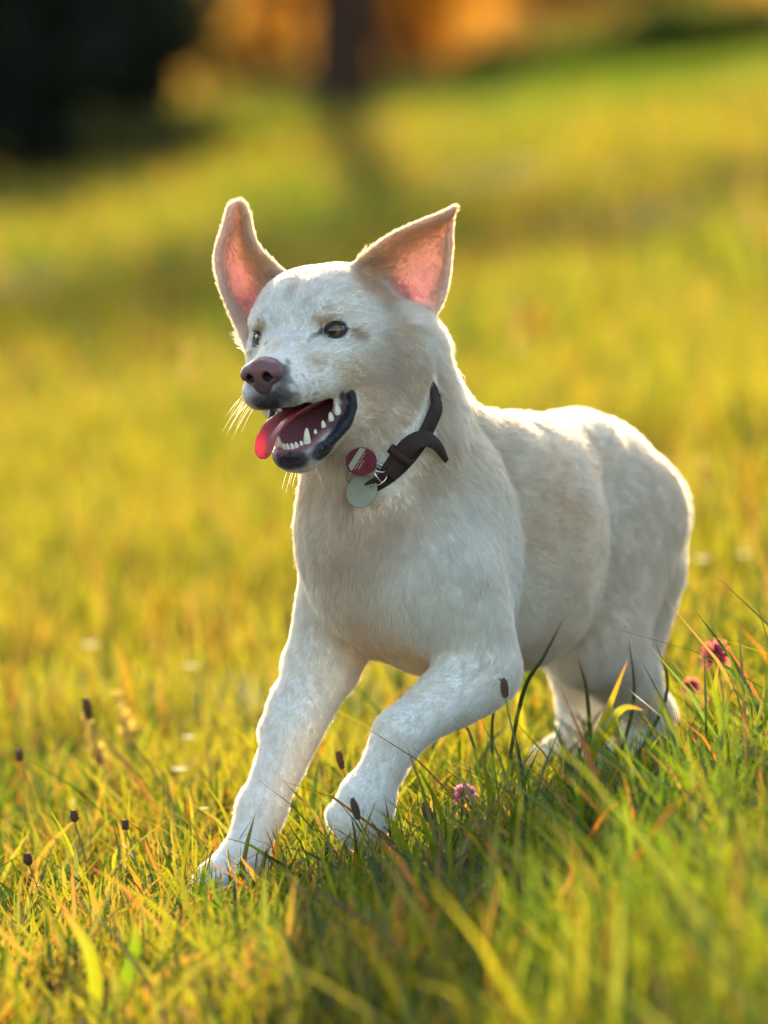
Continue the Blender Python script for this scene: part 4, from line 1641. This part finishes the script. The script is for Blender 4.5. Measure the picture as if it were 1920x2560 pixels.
# ------------------------------------------------------------------ trees and shrubs far behind
BARK = simple_mat('bark', (0.058, 0.028, 0.015), 0.95, bump=1.0, bscale=30, var=0.4, spec=0.05)
def leaf_cloud(name, cen, rad, n, size, cols, mat, parent, hollow=0.35, clumps=26, seed=0):
    """crown of many small leaf faces gathered in clumps"""
    r = np.random.default_rng(seed)
    d = r.normal(size=(clumps, 3))
    d /= np.linalg.norm(d, axis=1, keepdims=True)
    cc = d * (hollow + (1 - hollow) * r.random((clumps, 1)) ** 0.6) * np.asarray(rad) * 0.85
    ci = r.integers(0, clumps, n)
    cs = (0.16 + 0.22 * r.random(clumps)) * float(np.mean(rad))
    pos = np.asarray(cen) + cc[ci] + r.normal(size=(n, 3)) * cs[ci][:, None] * 0.55
    a = r.normal(size=(n, 3))
    a /= np.linalg.norm(a, axis=1, keepdims=True)
    b = np.cross(a, r.normal(size=(n, 3)))
    b /= np.linalg.norm(b, axis=1, keepdims=True)
    s = size * (0.6 + 0.8 * r.random((n, 1)))
    vs = np.stack([pos - a * s, pos + b * s * 0.42, pos + a * s, pos - b * s * 0.42], 1).reshape(-1, 3)
    f = np.arange(4 * n)
    me = mesh_np(name, vs, f, np.full(n, 4), smooth=False)
    c = np.asarray(cols)[r.integers(0, len(cols), n)] * r.uniform(0.7, 1.25, (n, 1)) * (0.8 + 0.4 * r.random(clumps))[ci][:, None]
    set_col(me, 'col', np.repeat(c, 4, axis=0))
    me.materials.append(mat)
    return link(bpy.data.objects.new(name, me), parent)


def limb(name, pts, rad, parent, mat=BARK, nn=14):
    path = catmull(pts, 6 * len(pts))
    rr = np.interp(np.linspace(0, len(rad) - 1, len(path)), range(len(rad)), rad)
    vs, fs = [], []
    for i, p in enumerate(path):
        t = unit(path[min(i + 1, len(path) - 1)] - path[max(i - 1, 0)])
        u = unit(np.cross(t, [0.9, 0.31, 0.2]))
        v = np.cross(t, u)
        for j in range(nn):
            a = 2 * math.pi * j / nn
            w = rr[i] * (1 + 0.10 * math.sin(3 * a + i * 0.4) + 0.05 * math.sin(7 * a - i * 0.7))
            vs.append(p + (u * math.cos(a) + v * math.sin(a)) * w)
    for i in range(len(path) - 1):
        for j in range(nn):
            fs.append((i * nn + j, i * nn + (j + 1) % nn, (i + 1) * nn + (j + 1) % nn, (i + 1) * nn + j))
    return mesh_obj(name, vs, fs, mat, parent)


TREE_LEAF = leaf_material('tree_leaf', 0.45, 0.012, 0.5)
ORANGE = [(0.34, 0.10, 0.014), (0.28, 0.13, 0.02), (0.36, 0.15, 0.022), (0.20, 0.09, 0.02)]
DARKG = [(0.014, 0.018, 0.008), (0.020, 0.022, 0.010), (0.012, 0.014, 0.008)]
OLIVE = [(0.10, 0.09, 0.018), (0.07, 0.07, 0.016), (0.13, 0.10, 0.022)]

b = ground_at(850, 268)
tree = tag(link(bpy.data.objects.new('autumn_tree', None)), 'slim dark tree trunk among orange leaves, far behind the dog', 'tree')
bz = float(ground_z(b[0], b[1]))
limb('trunk', [(b[0], b[1], bz - 0.2), (b[0] + .01, b[1], bz + .6), (b[0] - .03, b[1] + .05, bz + 2.0), (b[0] + .05, b[1], bz + 4.2), (b[0], b[1], bz + 6.2)], [.20, .155, .14, .10, .05], tree)
for k, (dx, dy, dz, z0) in enumerate([(1.1, .3, 1.3, 2.3), (-1.2, -.4, 1.2, 2.6), (.5, -1.0, 1.4, 3.0), (-.5, 1.0, 1.3, 3.1), (.8, .8, 1.1, 3.8)]):
    limb('limb', [(b[0], b[1], bz + z0 + 1.5), (b[0] + dx * .5, b[1] + dy * .5, bz + z0 + 1.5 + dz * .6), (b[0] + dx, b[1] + dy, bz + z0 + 1.5 + dz)], [.06, .04, .012], tree, nn=8)
leaf_cloud('crown', (b[0], b[1], bz + 5.4), (1.5, 1.5, 1.3), 3600, 0.075, ORANGE + OLIVE, TREE_LEAF, tree, seed=3)


def shrub(name, label, px, py, w, h, cols, seed, n=2600, size=0.05, depth=None, dy=0.0, group=None):
    p = ground_at(px, py)
    x, y = p[0], p[1] + dy
    if dy: x = x * (y + 9) / (p[1] + 9)
    z = float(ground_z(x, y))
    o = tag(link(bpy.data.objects.new(name, None)), label, 'shrub', group)
    r = random.Random(seed)
    for i in range(4):
        a = r.random() * 6.28
        limb('stem', [(x, y, z - .05), (x + math.cos(a) * w * .2, y + math.sin(a) * w * .2, z + h * .35), (x + math.cos(a) * w * .45, y + math.sin(a) * w * .4, z + h * .75)], [.03, .02, .008], o, nn=6)
    leaf_cloud('foliage', (x, y, z + h * 0.52), (w * .55, (depth or w) * .55, h * .52), n, size, cols, TREE_LEAF, o, hollow=0.15, seed=seed, clumps=34)
    return o


shrub('shrub', 'orange autumn shrub left of the slim trunk', 765, 232, 1.0, 1.8, ORANGE, 11, dy=1, n=4200)
shrub('shrub', 'orange autumn shrub right of the slim trunk', 1000, 235, 1.2, 1.8, ORANGE, 12, dy=1, n=5000)
shrub('shrub', 'orange brown shrub at the top right, far behind the bank', 1480, 125, 2.6, 0.9, [(0.30, 0.13, 0.03), (0.24, 0.12, 0.03), (0.32, 0.15, 0.03)], 17, dy=5, n=6000)
shrub('shrub', 'low dark shrub added to make the shadow band right of the boulder', 470, 440, 0.9, 0.20, OLIVE, 18, n=1500, depth=.5)  # shrub added only to darken the strip where a shadow band lies
shrub('shrub', 'big near-black evergreen shrub in the upper left corner', -70, 505, 1.75, 1.45, DARKG, 13, n=20000, size=0.06)
shrub('shrub', 'dark olive shrub between the black shrub and the orange leaves', 400, 150, 1.5, 2.2, OLIVE, 14, n=4000, dy=8, size=.07)
shrub('shrub', 'pale yellow dry bush low beside the orange shrub', 590, 262, 0.7, 0.42, [(0.17, 0.12, 0.03), (0.13, 0.11, 0.022)], 15, n=1400, dy=2)
for i, (px, py, w, h) in enumerate([(1330, 212, .8, .16), (1560, 176, .9, .18), (1790, 140, 1.0, .22)]):
    shrub('shrub', ['low dark green shrub on the bank, nearest to the orange leaves', 'low dark green shrub, middle one of the row on the bank', 'low dark green shrub at the right edge of the bank'][i], px, py, w, h, [(0.035, 0.055, 0.012), (0.05, 0.075, 0.014)], 20 + i, n=1500, depth=.5, group='low shrubs on the bank')

# grey boulder leaning by the dark shrub
p = ground_at(225, 420)
bm = bmesh.new()
bmesh.ops.create_icosphere(bm, subdivisions=5, radius=1.0)
bz = float(ground_z(p[0], p[1]))
for v in bm.verts:
    d = v.co.copy()
    k = 1 + 0.22 * noise.noise(d * 1.3 + Vector((3, 1, 2))) + 0.10 * noise.noise(d * 3.1) + 0.03 * noise.noise(d * 9)
    q = Vector((d.x * .24, d.y * .30, d.z * .42)) * k
    v.co = Vector((p[0] + q.x + 0.28 * q.z, p[1] + q.y, bz + 0.26 + q.z))
for f in bm.faces: f.smooth = True
me = bpy.data.meshes.new('boulder')
bm.to_mesh(me)
bm.free()
me.materials.append(simple_mat('weathered_stone', (0.36, 0.29, 0.29), 0.9, bump=0.8, bscale=12, var=0.3))
tag(link(bpy.data.objects.new('boulder', me)), 'grey brown leaning boulder in front of the black evergreen shrub', 'boulder')

# ------------------------------------------------------------------ plants one can tell apart
STEM_M = simple_mat('plant_stem', (0.16, 0.15, 0.035), 0.6, var=0.3)
def stalk_pts(px, py, Y, bx_off=0.0):
    """from the ground up to the head that stands at (px, py) at depth Y"""
    top = P(px, py, Y)
    x0 = top[0] + bx_off
    return np.array([x0, Y + 0.01, float(ground_z(x0, Y))]), top


SEED_M = simple_mat('brown_seed_head', (0.10, 0.045, 0.022), 0.85, bump=1.0, bscale=500, var=0.5)
def plantain(px, py, Y, label, ln=0.022, r=0.0055, off=0.02):
    ln, r = ln * 0.85, r * 0.62
    a, t = stalk_pts(px, py, Y, off)
    o = tag(link(bpy.data.objects.new('plantain', None)), label, 'plantain', 'plantain seed stalks')
    o.location = a
    dirv = unit(t - a)
    mid = (a + t) / 2 + np.array([0.008, 0, 0.0])
    s = limb('stem', [v - a for v in (a - np.array([0, 0, .02]), mid, t - dirv * ln * .4)], [.0012, .001, .0009], o, STEM_M, nn=6)
    vs, fs = [], []
    u = unit(np.cross(dirv, [0, 1, .1]))
    w = np.cross(dirv, u)
    k = 14
    rows = 12
    for i in range(rows):
        h = i / (rows - 1)
        rr = r * math.sin(math.pi * (0.08 + 0.88 * h)) ** 0.55
        for j in range(k):
            q = 2 * math.pi * j / k + (i % 2) * math.pi / k
            bump_ = 1.0 + (0.28 if (i + j) % 2 else -0.08)
            vs.append(t - a + dirv * (h - .5) * ln + (u * math.cos(q) + w * math.sin(q)) * rr * bump_)
    for i in range(rows - 1):
        for j in range(k):
            fs.append((i * k + j, i * k + (j + 1) % k, (i + 1) * k + (j + 1) % k, (i + 1) * k + j))
    fs += [tuple(range(k))[::-1], tuple(range((rows - 1) * k, rows * k))]
    # bristles standing off the head
    for i in range(60):
        h, q = random.random(), random.random() * 6.283
        dd = u * math.cos(q) + w * math.sin(q) + dirv * 0.5
        b0 = t - a + dirv * (h - .5) * ln + (u * math.cos(q) + w * math.sin(q)) * r * .8
        e_ = dirv * .0005
        z = len(vs)
        vs += [b0 - e_, b0 + e_, b0 + dd * r * random.uniform(.5, 1.1)]
        fs.append((z, z + 1, z + 2))
    mesh_obj('seed_head', vs, fs, SEED_M, o)


for a in [(186, 2040, -0.05, 'dark round seed head, left one of the close pair left of the reaching paw', .016, .0062, .012),
          (314, 2062, -0.02, 'dark round seed head, right one of the close pair left of the reaching paw', .014, .0056, .01),
          (70, 2148, -0.22, 'dark round seed head on a thin stalk, lowest one near the left edge', .016, .0065, .015),
          (218, 1772, 0.55, 'blurred brown seed stalk standing tallest in the left meadow', .032, .0075, .03),
          (48, 1888, 0.45, 'blurred brown seed head by the left edge above the others', .018, .007, .03),
          (1261, 1720, -0.24, 'dark brown plantain head in front of the lifted leg\'s elbow', .026, .0060, .02),
          (850, 1900, 0.02, 'dark plantain head in the gap between the two forelegs', .026, .0055, .03),
          (888, 2022, -0.30, 'dark plantain head right in front of the lifted paw', .030, .0058, .03),
          (1068, 2030, -0.28, 'dark plantain head right of the lifted paw', .028, .0075, .03),
          (1606, 1702, 0.42, 'dark plantain head beside the tip of the tail', .024, .0065, .01)]:
    plantain(*a)

PETAL = leaf_material('clover_petal', 0.5, 0.02, 0.5)
def clover(px, py, Y, label, R, cols, n=90, off=0.01):
    a, t = stalk_pts(px, py, Y, off)
    o = tag(link(bpy.data.objects.new('clover', None)), label, 'clover', 'clover flowers')
    o.location = a
    limb('stem', [v - a for v in (a, (a + t) / 2 + np.array([.006, 0, 0]), t)], [.0014, .0012, .0011], o, STEM_M, nn=6)
    r = np.random.default_rng(int(px))
    vs, fs, cc = [], [], []
    for i in range(n):
        z = 1 - 1.75 * (i + .5) / n
        ph = i * 2.39996
        d = np.array([math.sqrt(1 - z * z) * math.cos(ph), math.sqrt(1 - z * z) * math.sin(ph), z])
        d = unit(d + r.normal(0, .1, 3) + np.array([0, 0, .25]))
        s_ = unit(np.cross(d, r.normal(size=3)))
        L = R * r.uniform(.85, 1.15)
        w = R * .13
        b0 = t - a + d * R * .25
        k = len(vs)
        vs += [b0 - s_ * w * .5, b0 + s_ * w * .5, b0 + d * L * .55 + s_ * w, b0 + d * L * .85, b0 + d * L * .55 - s_ * w]
        fs.append((k, k + 1, k + 2, k + 3, k + 4))
        c = np.array(cols[r.integers(0, len(cols))]) * r.uniform(.8, 1.2)
        cc += [c] * 5
    me = bpy.data.meshes.new('flower_head')
    me.from_pydata([tuple(v) for v in vs], [], fs)
    set_col(me, 'col', np.array(cc))
    me.materials.append(PETAL)
    link(bpy.data.objects.new('flower_head', me), o)
    # three-part leaf low on the stem
    vs, fs = [], []
    for i in range(3):
        q = 2.1 * i + px
        d = np.array([math.cos(q), math.sin(q), .35])
        s_ = unit(np.cross(d, [0, 0, 1]))
        b0 = (t - a) * .45
        k = len(vs)
        vs += [b0, b0 + d * .008 + s_ * .006, b0 + d * .016 + s_ * .004, b0 + d * .018, b0 + d * .016 - s_ * .004, b0 + d * .008 - s_ * .006]
        fs.append(tuple(range(k, k + 6)))
    lo = mesh_obj('leaf', vs, fs, LEAF, o)
    set_col(lo.data, 'col', np.tile(G_GREEN, (len(vs), 1)))


PINK = [(0.34, 0.09, 0.16), (0.42, 0.15, 0.19), (0.26, 0.05, 0.15)]
clover(1790, 1642, 0.30, 'large pink clover flower in the grass right of the tail', .020, PINK)
clover(1728, 1718, 0.45, 'small pink clover flower left below the large pink one', .012, PINK)
clover(1772, 1762, 0.55, 'faint pink clover flower lowest in the grass right of the tail', .010, PINK)
clover(1162, 1988, -0.02, 'purple clover flower behind the lifted paw', .014, [(0.30, 0.10, 0.38), (0.36, 0.14, 0.40)])

WHITE_P = leaf_material('white_petal', 0.45, 0.02, 0.5)
def daisy(px, py, Y, label, R=.009):
    R *= 0.95
    a, t = stalk_pts(px, py, Y, .01)
    o = tag(link(bpy.data.objects.new('daisy', None)), label, 'daisy', 'small white meadow flowers')
    o.location = a
    limb('stem', [v - a for v in (a, (a + t) / 2 + np.array([.004, 0, 0]), t)], [.001, .0009, .0008], o, STEM_M, nn=5)
    vs, fs = [], []
    for i in range(13):
        q = 2 * math.pi * i / 13
        d = np.array([math.cos(q), math.sin(q), .25])
        s_ = np.array([-math.sin(q), math.cos(q), 0])
        k = len(vs)
        b0 = t - a
        vs += [b0 + d * R * .3 - s_ * R * .06, b0 + d * R * .3 + s_ * R * .06, b0 + d * R * .8 + s_ * R * .17, b0 + d * R, b0 + d * R * .8 - s_ * R * .17]
        fs.append((k, k + 1, k + 2, k + 3, k + 4))
    me = bpy.data.meshes.new('petals')
    me.from_pydata([tuple(v) for v in vs], [], fs)
    set_col(me, 'col', np.tile((0.85, 0.80, 0.72), (len(vs), 1)))
    me.materials.append(WHITE_P)
    link(bpy.data.objects.new('petals', me), o)
    bm = bmesh.new()
    bmesh.ops.create_uvsphere(bm, u_segments=10, v_segments=6, radius=R * .34)
    for v in bm.verts: v.co = Vector((v.co.x, v.co.y, v.co.z * .6)) + Vector(t - a)
    m2 = bpy.data.meshes.new('flower_centre')
    bm.to_mesh(m2)
    bm.free()
    m2.materials.append(simple_mat('daisy_centre', (0.55, 0.35, 0.04), 0.8) if 'daisy_centre' not in bpy.data.materials else bpy.data.materials['daisy_centre'])
    link(bpy.data.objects.new('flower_centre', m2), o)


for a in [(450, 1926, 0.75, 'largest blurred white flower left of the reaching leg', .012), (472, 1845, 1.0, 'blurred pinkish white flower above the largest white flower', .010),
          (588, 2035, 0.15, 'small white flower just left of the reaching shin', .006), (510, 2022, 0.2, 'small white flower left of the one by the shin', .006),
          (95, 2215, -0.2, 'small white flower low by the left edge', .005), (150, 2290, -0.25, 'bright white flower low in the left grass', .008), (555, 2408, -0.5, 'white flower below the reaching paw', .006),
          (225, 1615, 2.2, 'blurred pale flower high in the left meadow', .014), (480, 1668, 1.8, 'blurred pale flower right of the high left one', .012),
          (1755, 1400, 2.2, 'blurred pale flower right of the rump', .014), (1860, 1388, 2.4, 'blurred pale flower nearest the right edge', .012), (1468, 2478, -1.1, 'white flower at the bottom right of centre', .008),
          (1470, 2330, -0.7, 'white speck of a flower in the grass right of centre', .006)]:
    daisy(*a)

DRY_M = leaf_material('dry_seed_head', 0.5, 0.03, 0.5)
def dry_stalk(px, py, Y, label, ln=.06, r=.012):
    a, t = stalk_pts(px, py, Y, .03)
    o = tag(link(bpy.data.objects.new('dry_grass_stalk', None)), label, 'grass stalk', 'dry seeding grass stalks')
    o.location = a
    limb('stem', [v - a for v in (a, (a + t) / 2 + np.array([.01, 0, 0]), t)], [.0015, .0012, .001], o, STEM_M, nn=5)
    r_ = np.random.default_rng(int(px + py))
    vs, fs = [], []
    d = unit(t - a)
    for i in range(70):
        h = r_.random()
        q = r_.random() * 6.283
        dd = unit(d * 1.1 + np.array([math.cos(q), math.sin(q), 0]))
        s_ = unit(np.cross(dd, r_.normal(size=3)))
        b0 = t - a + d * (h - .5) * ln
        L = r * (1.15 - .6 * h)
        k = len(vs)
        vs += [b0, b0 + dd * L * .6 + s_ * L * .16, b0 + dd * L, b0 + dd * L * .6 - s_ * L * .16]
        fs.append((k, k + 1, k + 2, k + 3))
    me = bpy.data.meshes.new('seed_head')
    me.from_pydata([tuple(v) for v in vs], [], fs)
    set_col(me, 'col', np.tile((0.24, 0.17, 0.07), (len(vs), 1)))
    me.materials.append(DRY_M)
    link(bpy.data.objects.new('seed_head', me), o)


for a in [(1762, 1185, 2.6, 'blurred pale seed head right above the rump', .05, .016), (1292, 830, 5.0, 'blurred pale seed stalk right of the near ear', .09, .018), (468, 900, 4.2, 'blurred pale seed stalk left of the nose', .08, .018),
          (310, 1800, 1.0, 'blurred tan seed head in the left meadow', .07, .02), (235, 1860, 0.8, 'blurred rusty seed stalk in the left meadow', .07, .018),
          (1540, 2060, -0.5, 'pinkish dry seed head among the tall blades at right', .06, .014), (1878, 520, 9.0, 'blurred tan stalk at the right edge level with the ears', .16, .03)]:
    dry_stalk(*a)


def tall_grass(label, blades):
    """one plant of broad blades; each blade given by points (px, py, Y), its width and colour"""
    b0 = blades[0][0][0]
    base = P(*b0)
    base = np.array([base[0], b0[2], float(ground_z(base[0], b0[2]))])
    o = tag(link(bpy.data.objects.new('tall_grass', None)), label, 'grass plant', 'tall grass plants in the foreground')
    o.location = base
    for pts, w, col in blades:
        pp = [P(*q) for q in pts]
        pp = [base + np.array([0.004 * random.uniform(-1, 1), 0, -.01])] + pp[1:]
        path = catmull(pp, 18)
        vs, cc = [], []
        for i, p in enumerate(path):
            t = unit(path[min(i + 1, 17)] - path[max(i - 1, 0)])
            s_ = unit(np.cross(t, unit(CAM - p + np.array([2.0, 0, 1.0]))))
            nr = np.cross(s_, t)
            h = i / 17
            ww = w * (0.65 + 0.5 * min(h * 3, 1)) * (1 - h ** 3) * 0.5 + .0002
            vs += [p - base - s_ * ww, p - base + nr * ww * .35, p - base + s_ * ww]
            c = np.array(col) * (1 - h ** 6) + G_RUST * h ** 6
            cc += [c] * 3
        fs = []
        for i in range(17):
            fs += [(i * 3, i * 3 + 1, i * 3 + 4, i * 3 + 3), (i * 3 + 1, i * 3 + 2, i * 3 + 5, i * 3 + 4)]
        ob = mesh_obj('blade', vs, fs, LEAF, o)
        set_col(ob.data, 'col', np.array(cc))


YG, GR, DR, DK = (0.115, 0.125, 0.006), (0.060, 0.10, 0.005), (0.20, 0.10, 0.02), (0.016, 0.030, 0.005)
tall_grass('tallest broad yellow green grass plant in front of the hind legs', [
    ([(1440, 2200, -.45), (1452, 2000, -.46), (1500, 1830, -.46), (1568, 1652, -.46)], .011, YG),
    ([(1440, 2200, -.45), (1475, 1900, -.47), (1530, 1800, -.47), (1565, 1768, -.47), (1610, 1775, -.47)], .009, YG),
    ([(1440, 2200, -.45), (1470, 2040, -.45), (1500, 1910, -.45)], .010, GR),
    ([(1440, 2200, -.45), (1442, 2050, -.44), (1452, 1930, -.44)], .007, DR)])
tall_grass('upright grass plant with a cut tip right of the tallest one', [
    ([(1640, 2160, -.5), (1622, 2020, -.5), (1608, 1870, -.5)], .011, GR),
    ([(1640, 2160, -.5), (1600, 2040, -.5), (1555, 2010, -.5)], .008, YG),
    ([(1640, 2160, -.5), (1700, 2020, -.5), (1740, 1900, -.5)], .008, YG)])
tall_grass('pair of upright blades under the large pink clover', [
    ([(1760, 1940, .0), (1775, 1800, .0), (1796, 1660, .0)], .009, YG),
    ([(1760, 1940, .0), (1810, 1820, .0), (1815, 1720, .0)], .006, GR)])
tall_grass('orange tipped grass blade at the right edge', [
    ([(1905, 2080, -.3), (1893, 1980, -.3), (1912, 1860, -.3)], .012, (0.23, 0.135, 0.02)),
    ([(1905, 2080, -.3), (1880, 1980, -.3), (1845, 1900, -.3)], .009, YG)])
tall_grass('long slanting grass blade below the lifted paw', [
    ([(1460, 2250, -.62), (1400, 2180, -.63), (1320, 2120, -.64), (1232, 2062, -.64)], .011, YG),
    ([(1460, 2250, -.62), (1440, 2210, -.6), (1380, 2150, -.6)], .008, GR)])
tall_grass('broad blurred blade with an orange tip at the bottom centre', [
    ([(1400, 2420, -.9), (1350, 2330, -.92), (1262, 2215, -.93)], .013, YG),
    ([(1400, 2420, -.9), (1480, 2330, -.9), (1560, 2240, -.9)], .009, GR)])
tall_grass('dark thin grass stem crossing the belly', [
    ([(1240, 1960, .0), (1300, 1760, .0), (1360, 1640, .0), (1410, 1545, .0)], .0042, DK),
    ([(1240, 1960, .0), (1230, 1820, .0), (1262, 1700, .0)], .003, DK),
    ([(1240, 1960, .0), (1180, 1850, .0), (1130, 1800, .0)], .003, DK)])
tall_grass('dark green upright blades in front of the hind leg', [
    ([(1480, 1960, .1), (1470, 1760, .1), (1445, 1640, .1)], .0042, DK),
    ([(1480, 1960, .1), (1580, 1780, .1), (1572, 1590, .1)], .0038, DK),
    ([(1480, 1960, .1), (1660, 1760, .1), (1640, 1600, .1)], .004, DK)])
tall_grass('orange tinged grass plant in front of the reaching paw', [
    ([(690, 2330, -.35), (660, 2230, -.36), (600, 2140, -.36)], .008, DR),
    ([(690, 2330, -.35), (700, 2200, -.35), (690, 2060, -.35)], .007, YG),
    ([(690, 2330, -.35), (740, 2230, -.35), (790, 2150, -.35)], .008, YG)])
tall_grass('broad out of focus blades in the bottom left corner', [
    ([(250, 2520, -1.0), (230, 2400, -1.0), (150, 2260, -1.0)], .014, YG),
    ([(250, 2520, -1.0), (330, 2400, -1.0), (340, 2280, -1.0)], .013, GR),
    ([(250, 2520, -1.0), (420, 2430, -1.0), (520, 2380, -1.0)], .012, DR)])
